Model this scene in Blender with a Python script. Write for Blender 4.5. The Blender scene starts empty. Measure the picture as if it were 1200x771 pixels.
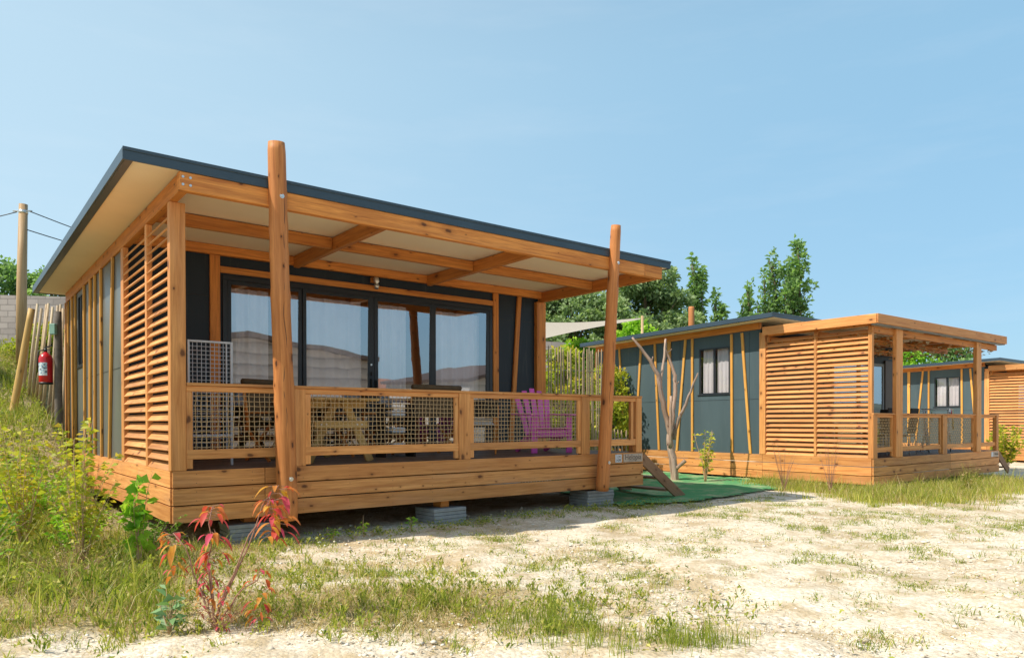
import bpy, math, random
import numpy as np
from mathutils import Vector, Matrix
R = random.Random(7)
NR = np.random.default_rng(11)
sc = bpy.context.scene
COL = sc.collection
EYE = 1.43

# ------------------------------------------------------------------ materials
MATS = {}
class NT:
    def __init__(s, name):
        s.m = bpy.data.materials.new(name); s.m.use_nodes = True
        s.t = s.m.node_tree; s.t.nodes.clear()
        s.out = s.n('ShaderNodeOutputMaterial')
    def n(s, typ, **k):
        nd = s.t.nodes.new(typ)
        for a, b in k.items(): setattr(nd, a, b)
        return nd
    def l(s, a, b): s.t.links.new(a, b)
    def math(s, op, a, b=None, c=None):
        nd = s.n('ShaderNodeMath', operation=op)
        for i, q in enumerate((a, b, c)):
            if q is None: continue
            if isinstance(q, (int, float)): nd.inputs[i].default_value = q
            else: s.l(q, nd.inputs[i])
        return nd.outputs[0]
    def mix(s, fac, a, b, mode='MIX'):
        nd = s.n('ShaderNodeMix', data_type='RGBA', blend_type=mode)
        for i, q in ((0, fac), (6, a), (7, b)):
            if isinstance(q, (int, float)): nd.inputs[i].default_value = q
            elif isinstance(q, tuple): nd.inputs[i].default_value = (*q, 1)
            else: s.l(q, nd.inputs[i])
        return nd.outputs[2]
    def ramp(s, fac, stops, interp='LINEAR'):
        nd = s.n('ShaderNodeValToRGB'); cr = nd.color_ramp; cr.interpolation = interp
        while len(cr.elements) < len(stops): cr.elements.new(.5)
        for e, (p, c) in zip(cr.elements, stops):
            e.position = p; e.color = (*c, 1) if isinstance(c, tuple) else (c, c, c, 1)
        s.l(fac, nd.inputs[0]); return nd.outputs[0]
    def noise(s, vec, scale, detail=3, rough=.55, dist=0):
        nd = s.n('ShaderNodeTexNoise'); nd.inputs['Scale'].default_value = scale
        nd.inputs['Detail'].default_value = detail; nd.inputs['Roughness'].default_value = rough
        nd.inputs['Distortion'].default_value = dist
        if vec is not None: s.l(vec, nd.inputs['Vector'])
        return nd.outputs['Fac']
    def mapping(s, vec, scale=(1, 1, 1), loc=(0, 0, 0)):
        nd = s.n('ShaderNodeMapping'); nd.inputs['Scale'].default_value = scale
        nd.inputs['Location'].default_value = loc; s.l(vec, nd.inputs['Vector']); return nd.outputs[0]
    def bump(s, h, strength=.3, dist=.01):
        nd = s.n('ShaderNodeBump'); nd.inputs['Strength'].default_value = strength
        nd.inputs['Distance'].default_value = dist; s.l(h, nd.inputs['Height']); return nd.outputs[0]
    def bsdf(s, col, rough=.6, normal=None, metal=0, spec=.5, **k):
        nd = s.n('ShaderNodeBsdfPrincipled')
        for nm, q in (('Base Color', col), ('Roughness', rough), ('Metallic', metal), ('Specular IOR Level', spec)):
            if isinstance(q, tuple): nd.inputs[nm].default_value = (*q, 1)
            elif isinstance(q, (int, float)): nd.inputs[nm].default_value = q
            else: s.l(q, nd.inputs[nm])
        if normal is not None: s.l(normal, nd.inputs['Normal'])
        s.l(nd.outputs[0], s.out.inputs[0]); return nd
    def attr(s, name):
        nd = s.n('ShaderNodeAttribute', attribute_name=name); return nd

def wood(name, light, dark, knot=(.09, .03, .012), rough=.55, spec=.3, knots=1.0):
    s = NT(name)
    uv = s.n('ShaderNodeUVMap').outputs[0]
    tint = s.attr('tint').outputs['Fac']
    grain = s.noise(s.mapping(uv, (1.3, 26, 1)), 1.0, 4, .6, .6)
    fine = s.noise(s.mapping(uv, (6, 160, 1)), 1.0, 2)
    big = s.noise(s.mapping(uv, (.9, 2.5, 1)), 1.0, 2)
    f = s.math('ADD', s.math('MULTIPLY', grain, .75), s.math('MULTIPLY', fine, .25))
    base = s.mix(s.ramp(f, [(.33, 0.0), (.68, 1.0)]), dark, light)
    tv = s.math('MULTIPLY_ADD', tint, .50, .68)
    cb = s.n('ShaderNodeCombineXYZ')
    for i in range(3): s.l(tv, cb.inputs[i])
    base = s.mix(1.0, base, cb.outputs[0], 'MULTIPLY')
    base = s.mix(s.math('MULTIPLY', s.ramp(big, [(.45, 0.0), (.75, 1.0)]), .35), base, (dark[0]*.75, dark[1]*.62, dark[2]*.55))
    grey = s.noise(s.mapping(uv, (.7, 5, 1), (31, 7, 0)), 1.0, 5, .65)
    base = s.mix(s.math('MULTIPLY', s.ramp(grey, [(.5, 0.0), (.78, 1.0)]), .38), base, (light[0]*.62, light[1]*.72, light[2]*1.25))
    hue = s.math('FRACT', s.math('MULTIPLY', tint, 7.31))
    base = s.mix(s.math('MULTIPLY', hue, .28), base, (light[0]*1.02, light[1]*.78, light[2]*.62))
    # knots: sparse voronoi cells
    v = s.n('ShaderNodeTexVoronoi', voronoi_dimensions='2D'); v.inputs['Scale'].default_value = 1
    wv = s.n('ShaderNodeVectorMath', operation='ADD')
    nz = s.n('ShaderNodeTexNoise'); nz.inputs['Scale'].default_value = 14
    s.l(uv, nz.inputs['Vector'])
    sc_ = s.n('ShaderNodeVectorMath', operation='SCALE'); s.l(nz.outputs['Color'], sc_.inputs[0]); sc_.inputs['Scale'].default_value = .16
    s.l(s.mapping(uv, (3.0, 5.5, 1)), wv.inputs[0]); s.l(sc_.outputs[0], wv.inputs[1])
    s.l(wv.outputs[0], v.inputs['Vector'])
    sp = s.n('ShaderNodeSeparateColor'); s.l(v.outputs['Color'], sp.inputs[0])
    rare = s.math('GREATER_THAN', s.math('MULTIPLY_ADD', tint, -.22, sp.outputs[0]), .52)
    size = s.math('MULTIPLY_ADD', s.math('POWER', sp.outputs[1], 2.0), .15, .035)
    k = s.math('SUBTRACT', 1.0, s.math('DIVIDE', v.outputs['Distance'], size))
    k = s.math('MULTIPLY', s.ramp(k, [(0.0, 0.0), (.5, 1.0)]), rare)
    halo = s.math('SUBTRACT', 1.0, s.math('DIVIDE', v.outputs['Distance'], s.math('MULTIPLY', size, 2.6)))
    halo = s.math('MULTIPLY', s.math('MULTIPLY', s.ramp(halo, [(0.0, 0.0), (.7, 1.0)]), rare), .4*knots)
    base = s.mix(halo, base, (dark[0]*.6, dark[1]*.5, dark[2]*.45))
    base = s.mix(s.math('MULTIPLY', k, .85*knots), base, knot)
    h = s.math('SUBTRACT', f, s.math('MULTIPLY', k, .4))
    s.bsdf(base, rough, s.bump(h, .35, .004), spec=spec)
    return s.m

def plain(name, col, rough=.6, metal=0, spec=.5, var=.12, scale=6, bump=.0, coat=0):
    s = NT(name); tc = s.n('ShaderNodeTexCoord').outputs['Object']
    n = s.noise(tc, scale, 5, .6)
    d = tuple(c*(1-var) for c in col); b = tuple(min(1, c*(1+var)) for c in col)
    c = s.mix(s.ramp(n, [(.3, 0.0), (.7, 1.0)]), d, b)
    nrm = s.bump(s.noise(tc, scale*12, 3), bump, .003) if bump else None
    s.bsdf(c, rough, nrm, metal, spec)
    return s.m

def leafmat(name, c1, c2, c3=None, trans=.45, rough=.5):
    s = NT(name)
    t = s.attr('tint').outputs['Fac']
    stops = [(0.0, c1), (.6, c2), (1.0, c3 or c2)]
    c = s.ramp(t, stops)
    geo = s.n('ShaderNodeNewGeometry')
    b = s.n('ShaderNodeBsdfPrincipled'); s.l(c, b.inputs['Base Color']); b.inputs['Roughness'].default_value = rough
    b.inputs['Specular IOR Level'].default_value = .3
    tr = s.n('ShaderNodeBsdfTranslucent'); s.l(s.mix(1.0, c, (1.0, 1.15, .55), 'MULTIPLY'), tr.inputs[0])
    mx = s.n('ShaderNodeMixShader'); mx.inputs[0].default_value = trans
    s.l(b.outputs[0], mx.inputs[1]); s.l(tr.outputs[0], mx.inputs[2]); s.l(mx.outputs[0], s.out.inputs[0])
    return s.m

W_ = wood('larch_wood', (.90, .45, .155), (.44, .165, .045))
WB = wood('batten_wood', (.84, .45, .10), (.60, .27, .055))
WD = wood('beam_wood', (.82, .34, .075), (.36, .11, .025))
WL = wood('log_wood', (.66, .28, .09), (.32, .11, .03), knots=1.5)
WG = wood('weathered_board', (.36, .21, .12), (.22, .12, .065))
WDECK = wood('deck_wood', (.23, .16, .11), (.13, .085, .055))
WT = wood('pine_furniture', (.60, .40, .14), (.42, .25, .08), knots=.4)
WPALE = wood('chestnut_stake', (.62, .50, .33), (.36, .26, .15), knots=.4)
WBARE = wood('bare_bark', (.66, .50, .38), (.17, .10, .07), knots=1.3)
WPOLE = wood('utility_pole_wood', (.58, .41, .22), (.34, .22, .11), knots=.4)
WOODY = wood('yellow_post_wood', (.62, .43, .16), (.42, .26, .08), knots=.6)

def panel_mat(name, col, rough):
    s = NT(name); tc = s.n('ShaderNodeTexCoord').outputs['Object']
    n1 = s.noise(s.mapping(tc, (1.2, 1.2, .25)), 1.2, 4, .6)
    n2 = s.noise(tc, 60, 2)
    c = s.mix(s.ramp(n1, [(.3, 0.0), (.75, 1.0)]), tuple(q*.88 for q in col), tuple(min(1, q*1.15) for q in col))
    c = s.mix(s.math('MULTIPLY', s.ramp(s.noise(s.mapping(tc, (9, 9, .7)), 2.0, 3), [(.6, 0.0), (.85, 1.0)]), .12), c, (.35, .32, .27))
    rr = s.math('MULTIPLY_ADD', n1, .15, rough-.07)
    s.bsdf(c, rr, s.bump(n2, .05, .001), spec=.28)
    return s.m
PANEL = panel_mat('dark_cladding', (.072, .104, .115), .55)
PANEL_D = panel_mat('shaded_terrace_cladding', (.022, .032, .044), .5)  # darker copy of the cladding, terrace shade put into its colour
PANEL_S = panel_mat('side_cladding', (.125, .135, .125), .30)
FRAME = plain('anthracite_frame', (.018, .022, .028), .4, var=.1)
ROOFM = plain('roof_sheet', (.10, .125, .14), .4, var=.1, scale=2)
FASC = plain('fascia_metal', (.038, .062, .085), .38, var=.1, scale=1.5)
SOFF = plain('soffit_panel', (.92, .75, .54), .7, var=.04, scale=1.2)
CURT = plain('curtain_cloth', (.86, .70, .68), .9, var=.05, scale=3)
SHEER = plain('sheer_curtain', (.86, .82, .86), .9, var=.08, scale=2)
WHITE = plain('white_enamel', (.62, .64, .68), .4, var=.04)
WIRE = plain('coated_wire', (.56, .385, .20), .5, var=.15, scale=30)
CONC = plain('concrete_slab', (.30, .305, .30), .9, var=.18, scale=9, bump=.3)
STEEL = plain('galvanised_bolt', (.65, .65, .63), .3, metal=.8, var=.1)
PURP = plain('purple_paint', (.72, .11, .50), .45, var=.1, scale=5)
DARKF = plain('dark_textile', (.028, .022, .018), .85, var=.3, scale=12)
BROWNF = plain('brown_textile', (.11, .07, .035), .85, var=.25, scale=9)
REDM = plain('red_enamel', (.52, .012, .015), .25, var=.05)
BLACK = plain('black_plastic', (.012, .012, .013), .45, var=.2)
SAILM = plain('sail_net', (.40, .35, .28), .85, var=.12, scale=30)
GREYB = plain('grey_board', (.20, .23, .25), .6, var=.1)
GREENP = plain('green_plastic', (.10, .30, .22), .5, var=.1)
LTGREEN = plain('pale_green_box', (.22, .38, .30), .5, var=.1)
BROWNW = plain('brown_shutter', (.075, .05, .038), .5, var=.12)
TERRA = plain('terracotta', (.42, .17, .085), .85, var=.25, scale=8)
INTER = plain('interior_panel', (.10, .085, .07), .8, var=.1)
YELP = plain('yellow_plastic', (.6, .5, .08), .5)

def glass_mat(name, refl, tintc=(.8, .86, .88)):
    s = NT(name)
    t = s.n('ShaderNodeBsdfTransparent'); t.inputs[0].default_value = (*tintc, 1)
    g = s.n('ShaderNodeBsdfGlossy'); g.inputs['Roughness'].default_value = .003
    g.inputs[0].default_value = (.92, .95, 1, 1)
    tc = s.n('ShaderNodeTexCoord').outputs['Object']
    s.l(s.bump(s.noise(tc, 1.6, 1), .035, .05), g.inputs['Normal'])
    lw = s.n('ShaderNodeLayerWeight'); lw.inputs['Blend'].default_value = .5
    f = s.math('MULTIPLY_ADD', s.math('POWER', lw.outputs['Facing'], 2.5), .55, refl)
    f = s.math('MINIMUM', f, .95)
    mx = s.n('ShaderNodeMixShader'); s.l(f, mx.inputs[0]); s.l(t.outputs[0], mx.inputs[1]); s.l(g.outputs[0], mx.inputs[2])
    s.l(mx.outputs[0], s.out.inputs[0]); return s.m
GLASS = glass_mat('door_glass', .38, (.9, .93, .95))
GLASSW = glass_mat('window_glass', .08)

# ------------------------------------------------------------------ geometry helper
class MB:
    def __init__(s): s.v = []; s.f = []; s.uv = []; s.t = []; s.sm = []
    def quad(s, pts, uvs, tint, smooth=False):
        b = len(s.v); s.v += [tuple(p) for p in pts]; s.t += [tint]*len(pts)
        s.f.append(tuple(range(b, b+len(pts)))); s.uv.append(uvs); s.sm.append(smooth)
    def board(s, p0, p1, w, t, side=None, tint=None):
        """board from p0 to p1; w along `side`, t along the other axis"""
        p0 = Vector(p0); p1 = Vector(p1); d = (p1-p0); L = d.length; d.normalize()
        if side is None: side = Vector((0, 0, 1)) if abs(d.z) < .9 else Vector((1, 0, 0))
        side = Vector(side); side = (side-d*side.dot(d)).normalized(); n = d.cross(side)
        tint = R.random() if tint is None else tint
        ou, ov = R.random()*40, R.random()*40
        b = len(s.v)
        for e in (p0, p1):
            for (a, c) in ((-1, -1), (1, -1), (1, 1), (-1, 1)):
                s.v.append(tuple(e+side*(a*w/2)+n*(c*t/2))); s.t.append(tint)
        A = [(0, 1, 5, 4, w), (1, 2, 6, 5, t), (2, 3, 7, 6, w), (3, 0, 4, 7, t)]
        vv = 0
        for (i, j, k, l, ww) in A:
            s.f.append((b+i, b+l, b+k, b+j)); s.uv.append(((ou, ov+vv), (ou+L, ov+vv), (ou+L, ov+vv+ww), (ou, ov+vv+ww))); s.sm.append(False)
            vv += ww+.37
        s.f.append((b, b+1, b+2, b+3)); s.uv.append(((ou, ov), (ou, ov+w), (ou+t, ov+w), (ou+t, ov))); s.sm.append(False)
        s.f.append((b+7, b+6, b+5, b+4)); s.uv.append(((ou, ov), (ou, ov+w), (ou+t, ov+w), (ou+t, ov))); s.sm.append(False)
        return s
    def box(s, x0, x1, y0, y1, z0, z1, tint=None):
        dx, dy, dz = x1-x0, y1-y0, z1-z0
        cx, cy, cz = (x0+x1)/2, (y0+y1)/2, (z0+z1)/2
        if dx >= dy and dx >= dz: return s.board((x0, cy, cz), (x1, cy, cz), dz, dy, (0, 0, 1), tint)
        if dy >= dx and dy >= dz: return s.board((cx, y0, cz), (cx, y1, cz), dz, dx, (0, 0, 1), tint)
        return s.board((cx, cy, z0), (cx, cy, z1), dx, dy, (1, 0, 0), tint)
    def tube(s, pts, rad, n=8, tint=None, caps=True, smooth=True, wob=0):
        pts = [Vector(p) for p in pts]; m = len(pts)
        if not hasattr(rad, '__len__'): rad = [rad]*m
        tint = R.random() if tint is None else tint
        ou, ov = R.random()*40, R.random()*40
        b = len(s.v); L = 0; Ls = []
        ref = Vector((0, 0, 1)) if abs((pts[-1]-pts[0]).normalized().z) < .9 else Vector((1, 0, 0))
        for i, p in enumerate(pts):
            d = (pts[min(i+1, m-1)]-pts[max(i-1, 0)]).normalized()
            a = (ref-d*ref.dot(d)).normalized(); c = d.cross(a)
            if i: L += (p-pts[i-1]).length
            Ls.append(L)
            for j in range(n):
                th = 2*math.pi*j/n; r = rad[i]*(1+wob*(R.random()-.5))
                s.v.append(tuple(p+a*(math.cos(th)*r)+c*(math.sin(th)*r))); s.t.append(tint)
        for i in range(m-1):
            for j in range(n):
                k = (j+1) % n
                s.f.append((b+i*n+j, b+i*n+k, b+(i+1)*n+k, b+(i+1)*n+j))
                cr = 2*math.pi*max(rad)/n
                s.uv.append(((ou+Ls[i], ov+j*cr), (ou+Ls[i], ov+(j+1)*cr), (ou+Ls[i+1], ov+(j+1)*cr), (ou+Ls[i+1], ov+j*cr))); s.sm.append(smooth)
        if caps:
            for i, flip in ((0, 1), (m-1, 0)):
                idx = [b+i*n+j for j in range(n)]
                if flip: idx = idx[::-1]
                s.f.append(tuple(idx)); s.uv.append(tuple((ou+.02*math.cos(j), ov+.02*math.sin(j)) for j in range(n))); s.sm.append(False)
        return s
    def build(s, name, mat, parent=None, bevel=0, loc=None, smooth=False, extra=None):
        nf0 = len(s.f)
        if extra:
            e = extra[0]; b0 = len(s.v); s.v += e.v; s.f += [tuple(q+b0 for q in f) for f in e.f]; s.uv += e.uv; s.t += e.t; s.sm += e.sm
        me = bpy.data.meshes.new(name); me.from_pydata(s.v, [], s.f)
        u = me.uv_layers.new(name='UVMap')
        flat = [c for f in s.uv for q in f for c in q]
        u.data.foreach_set('uv', flat)
        a = me.attributes.new('tint', 'FLOAT', 'POINT'); a.data.foreach_set('value', s.t)
        me.polygons.foreach_set('use_smooth', [bool(q) or smooth for q in s.sm])
        me.materials.append(mat)
        if extra: me.materials.append(extra[1]); me.polygons.foreach_set('material_index', [0]*nf0+[1]*(len(s.f)-nf0))
        me.update()
        o = bpy.data.objects.new(name, me); COL.objects.link(o)
        if parent is not None: o.parent = parent
        if loc is not None: o.location = loc
        if bevel:
            b = o.modifiers.new('bevel', 'BEVEL'); b.width = bevel; b.segments = 1; b.limit_method = 'ANGLE'; b.angle_limit = math.radians(50)
        return o

def fast(name, V, F, tint, mat, parent=None, loc=None, smooth=False):
    """V (n,3), F (m,4) or (m,3) arrays"""
    V = np.asarray(V, dtype=np.float32); F = np.asarray(F, dtype=np.int32)
    me = bpy.data.meshes.new(name); k = F.shape[1]
    me.vertices.add(len(V)); me.vertices.foreach_set('co', V.ravel())
    me.loops.add(F.size); me.loops.foreach_set('vertex_index', F.ravel())
    me.polygons.add(len(F)); me.polygons.foreach_set('loop_start', np.arange(0, F.size, k, dtype=np.int32))
    me.update(calc_edges=True)
    if tint is not None:
        a = me.attributes.new('tint', 'FLOAT', 'POINT'); a.data.foreach_set('value', np.asarray(tint, dtype=np.float32))
    if smooth: me.polygons.foreach_set('use_smooth', [True]*len(F))
    me.materials.append(mat); me.validate()
    o = bpy.data.objects.new(name, me); COL.objects.link(o)
    if parent is not None: o.parent = parent
    if loc is not None: o.location = loc
    return o

def tag(o, label, cat, group=None, kind=None):
    if label: o['label'] = label
    if cat: o['category'] = cat
    if group: o['group'] = group
    if kind: o['kind'] = kind
    return o
def empty(name, loc=(0, 0, 0), rz=0, parent=None):
    o = bpy.data.objects.new(name, None); o.empty_display_size = .2
    COL.objects.link(o); o.location = loc; o.rotation_euler = (0, 0, rz)
    if parent: o.parent = parent
    return o
def thing(name, label, cat, loc=(0, 0, 0), rz=0, group=None):
    return tag(empty(name, loc, rz), label, cat, group)

# ------------------------------------------------------------------ cabin frames
C1 = (-3.75, 7.88, .669, EYE-.542)
C2 = (7.802, 15.498, .648, EYE-.816)
C3 = (20.4, 26.2, .648, EYE-.95)
def w1(u, v, w=0, c=C1):
    ca, sa = math.cos(c[2]), math.sin(c[2])
    return (c[0]+u*ca-v*sa, c[1]+u*sa+v*ca, c[3]+w)
def uv1(x, y, c=C1):
    ca, sa = math.cos(c[2]), math.sin(c[2]); dx, dy = x-c[0], y-c[1]
    return dx*ca+dy*sa, -dx*sa+dy*ca

# ------------------------------------------------------------------ ground
def sstep(a, b, x):
    t = np.clip((x-a)/(b-a), 0, 1); return t*t*(3-2*t)
def _uv(x, y):
    ca, sa = math.cos(C1[2]), math.sin(C1[2]); dx, dy = x-C1[0], y-C1[1]
    return dx*ca+dy*sa, -dx*sa+dy*ca
def ground_z(x, y):
    x = np.asarray(x, float); y = np.asarray(y, float)
    u, v = _uv(x, y)
    left = sstep(.25, -.45, u)
    # bank rising to the back left of the near cabin
    rise = 1.5*sstep(2.6, 8.2, v+np.clip(-u, 0, 6)*.35) + 1.9*sstep(8, 15, v+np.clip(-u, 0, 6)*.3)
    back = sstep(9.2, 13, v)*sstep(5.5, 2.0, u)
    z = rise*np.maximum(left, back*.9)
    z += .22*sstep(-.6, -3.5, u)*sstep(-6, 0, v)
    z -= .10*sstep(3.5, 8.5, x)*sstep(5, 12, y)
    z -= .09*sstep(14, 22, x)
    far = np.hypot(x, y)
    z = z*(1-.0*far)
    z += .018*np.sin(x*1.7+.6*y)*np.sin(y*1.3-.4*x)+.010*np.sin(x*4.1+1)*np.sin(y*3.7+2)
    return z
def gz(x, y): return float(ground_z(x, y))

def veg(x, y):
    """0..1 plant density field"""
    x = np.asarray(x, float); y = np.asarray(y, float)
    u, v = _uv(x, y)
    a = sstep(.6, -.8, u)*sstep(-4.4, -1.6, v)              # bank beside the near cabin
    a = np.maximum(a, .95*sstep(-1.1, -3.0, x+.15*(y-5))*sstep(3.2, 4.3, y)*.8)
    # loose foreground patch
    f = np.exp(-(((x+1.0)/1.8)**2+((y-5.55)/.75)**2))
    f2 = .6*np.exp(-(((x-.45)/.95)**2+((y-4.85)/.40)**2))
    f3 = .45*np.exp(-(((x+1.6)/1.5)**2+((y-6.6)/.9)**2))
    # strip before the second cabin
    u2 = (x-C2[0])*math.cos(C2[2])+(y-C2[1])*math.sin(C2[2]); v2 = -(x-C2[0])*math.sin(C2[2])+(y-C2[1])*math.cos(C2[2])
    d2 = .95*np.exp(-((v2+.75)/.62)**2)*sstep(-2.6, -1.0, u2)*sstep(5.0, 2.6, u2)
    d3 = .9*np.exp(-((u2+.75)/.5)**2)*sstep(2.6, 1.2, v2)*sstep(-2.0, -.6, v2)
    o = np.clip(np.maximum.reduce([a, f, f2, f3, d2, d3]), 0, 1)
    return o*(1-.85*sstep(4.95, 4.5, y+.10*np.sin(x*5))*sstep(.1, -.4, x))

def make_ground():
    nr, na = 430, 720
    r = 1.2*np.power(900/1.2, np.linspace(0, 1, nr)**1.25)
    r[0] = .05
    # finer angle spacing in front
    th = np.linspace(0, 2*math.pi, na, endpoint=False)
    th = th+.55*np.sin(2*th)*.0 - .6*np.cos(th-math.pi/2+math.pi/2)*0
    Rr, T = np.meshgrid(r, th, indexing='ij')
    X = Rr*np.cos(T); Y = Rr*np.sin(T)
    Z = ground_z(X, Y)*sstep(300, 120, Rr)
    near = sstep(16, 6, Rr)
    # fine relief
    for k in range(14):
        ang = NR.random()*math.pi; fr = 2+k*1.3; ph = NR.random()*6
        Z += near*.010/ (1+k*.25)*np.sin((X*math.cos(ang)+Y*math.sin(ang))*fr+ph+1.3*np.sin(X*.9+Y*1.1*k/5))
    V = np.stack([X.ravel(), Y.ravel(), Z.ravel()], 1)
    i = np.arange(nr-1)[:, None]*na; j = np.arange(na)[None, :]; j2 = (j+1) % na
    F = np.stack([i+j, i+na+j, i+na+j2, i+j2], -1).reshape(-1, 4)
    dens = veg(V[:, 0], V[:, 1])
    far = sstep(26, 60, np.hypot(V[:, 0], V[:, 1]))
    dens = np.maximum(dens, far*.9)
    s = NT('gravel_ground')
    pos = s.n('ShaderNodeNewGeometry').outputs['Position']
    ve = s.attr('tint').outputs['Fac']
    big = s.noise(pos, .55, 5, .62); mid = s.noise(pos, 2.6, 6, .7); fine = s.noise(pos, 22, 4, .7); tiny = s.noise(pos, 95, 2, .6)
    vo = s.n('ShaderNodeTexVoronoi'); vo.inputs['Scale'].default_value = 34; s.l(pos, vo.inputs['Vector'])
    sepc = s.n('ShaderNodeSeparateColor'); s.l(vo.outputs['Color'], sepc.inputs[0])
    stone = s.mix(sepc.outputs[0], (.50, .40, .27), (.90, .80, .64))
    stone = s.mix(s.ramp(fine, [(.36, 1.0), (.52, 0.0)]), stone, (.50, .37, .23))
    stone = s.mix(s.math('MULTIPLY', s.ramp(mid, [(.40, 0.0), (.62, 1.0)]), .6), stone, (.82, .70, .53))
    pale = s.ramp(big, [(.38, 0.0), (.6, 1.0)])
    stone = s.mix(s.math('MULTIPLY', pale, .35), stone, (.92, .83, .69))
    # dry soil / straw patches
    dry = s.mix(fine, (.30, .20, .10), (.62, .48, .27))
    dmask = s.math('MULTIPLY', s.ramp(s.math('ADD', s.math('MULTIPLY', mid, .6), s.math('MULTIPLY', s.noise(s.mapping(pos, (1, 1, 1), (9, 3, 0)), 1.1, 5, .6), .4)), [(.48, 0.0), (.58, 1.0)]), .8)
    c = s.mix(dmask, stone, dry)
    grass = s.mix(s.ramp(fine, [(.35, 0.0), (.65, 1.0)]), (.15, .12, .04), (.62, .48, .25))
    gm = s.math('ADD', s.math('MULTIPLY', ve, 1.25), s.math('MULTIPLY_ADD', mid, .9, -.62))
    c = s.mix(s.ramp(gm, [(.25, 0.0), (.75, .92)]), c, grass)
    h = s.math('ADD', s.math('MULTIPLY', vo.outputs['Distance'], -.7), s.math('MULTIPLY', fine, 1.2))
    h = s.math('ADD', h, s.math('MULTIPLY', tiny, .25))
    h = s.math('ADD', h, s.math('MULTIPLY', mid, 2.0))
    s.bsdf(c, .95, s.bump(h, .7, .015), spec=.1)
    g = fast('ground', V, F, dens.ravel(), s.m, smooth=True)
    tag(g, None, None, kind='structure')
make_ground()

# ------------------------------------------------------------------ cabin parts
def part(mb, name, mat, parent, bevel=.004, label=None, extra=None):
    o = mb.build(name, mat, parent, bevel, extra=extra)
    if label: o['label'] = label
    return o

def knit_wire(mb, a, b, c, d, step, r, seed=0):
    """woven wire between rectangle a(bottom-left) b(bottom-right) c(top-right) d(top-left)"""
    a, b, c, d = map(Vector, (a, b, c, d)); n = (b-a).cross(d-a).normalized()
    W = (b-a).length; H = (d-a).length; rr = random.Random(seed)
    nx = max(2, round(W/step)); ny = max(2, round(H/step))
    amp = [rr.uniform(-1, 1)*.008 for _ in range(nx+1)]
    def P(s_, t): return a.lerp(b, s_).lerp(d.lerp(c, s_), t)
    for i in range(nx+1):
        pts = []
        for j in range(ny+1):
            p = P(i/nx, j/ny)+n*(r*(1 if (i+j) % 2 else -1))
            if 0 < j < ny: p += (b-a).normalized()*(rr.uniform(-.004, .004)+amp[i]*math.sin(j*.6))
            pts.append(p)
        mb.tube(pts, r, 4, caps=False)
    for j in range(ny+1):
        pts = []
        for i in range(nx+1):
            p = P(i/nx, j/ny)-n*(r*(1 if (i+j) % 2 else -1))
            if 0 < i < nx: p += (d-a).normalized()*rr.uniform(-.003, .003)
            pts.append(p)
        mb.tube(pts, r, 4, caps=False)

def louvre(parent, u, bays, z0, z1, pitch, post_w=.05):
    """slatted screen in the plane u; outer face looks to -u"""
    mb = MB()
    for (v0, v1) in bays:
        z = z0+.04
        while z < z1-.02:
            # tilted blade: outer edge low
            p0 = Vector((u+.012, v0, z)); p1 = Vector((u+.012, v1, z+R.uniform(-.002, .002)))
            mb.board(p0, p1, .108, .019, (-.62, 0, -.78))
            z += pitch
    part(mb, 'louvre_screen', W_, parent, .002)

def wall_u(mb, u0, u1, v0, v1, z0, z1, holes):
    """wall slab in thickness u0..u1 along v with window openings (va,vb,za,zb)"""
    cur = v0
    for (va, vb, za, zb) in sorted(holes):
        if va > cur: mb.box(u0, u1, cur, va, z0, z1, .5)
        mb.box(u0, u1, va, vb, z0, za, .5); mb.box(u0, u1, va, vb, zb, z1, .5)
        cur = vb
    mb.box(u0, u1, cur, v1, z0, z1, .5)
def wall_v(mb, v0, v1, u0, u1, z0, z1, holes):
    cur = u0
    for (ua, ub, za, zb) in sorted(holes):
        if ua > cur: mb.box(cur, ua, v0, v1, z0, z1, .5)
        if za > z0: mb.box(ua, ub, v0, v1, z0, za, .5)
        if zb < z1: mb.box(ua, ub, v0, v1, zb, z1, .5)
        cur = ub
    if u1 > cur: mb.box(cur, u1, v0, v1, z0, z1, .5)

def curtain(parent, axis, fixed, a, b, z0, z1, mat, amp=.03, waves=9, taper=None):
    """hanging cloth; axis 'u' runs along u at v=fixed, axis 'v' runs along v at u=fixed"""
    nx, nz = 70, 10; V = []; ph = R.random()*6
    for j in range(nz+1):
        for i in range(nx+1):
            s_ = i/nx; t = j/nz
            lo, hi = a, b
            if taper: lo, hi = a+taper[0]*(1-t)*(a*0+1), b+taper[1]*(1-t)
            x = lo+(hi-lo)*s_
            d = amp*(math.sin(s_*waves*2*math.pi+ph)+.4*math.sin(s_*waves*4.3*math.pi+ph*2))*(.55+.45*(1-t))
            z = z0+(z1-z0)*t
            V.append((x, fixed+d, z) if axis == 'u' else (fixed+d, x, z))
    i = np.arange(nz)[:, None]*(nx+1); j = np.arange(nx)[None, :]
    F = np.stack([i+j, i+j+1, i+nx+2+j, i+nx+1+j], -1).reshape(-1, 4)
    return fast('curtain', V, F, [.5]*len(V), mat, parent, smooth=True)

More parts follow.
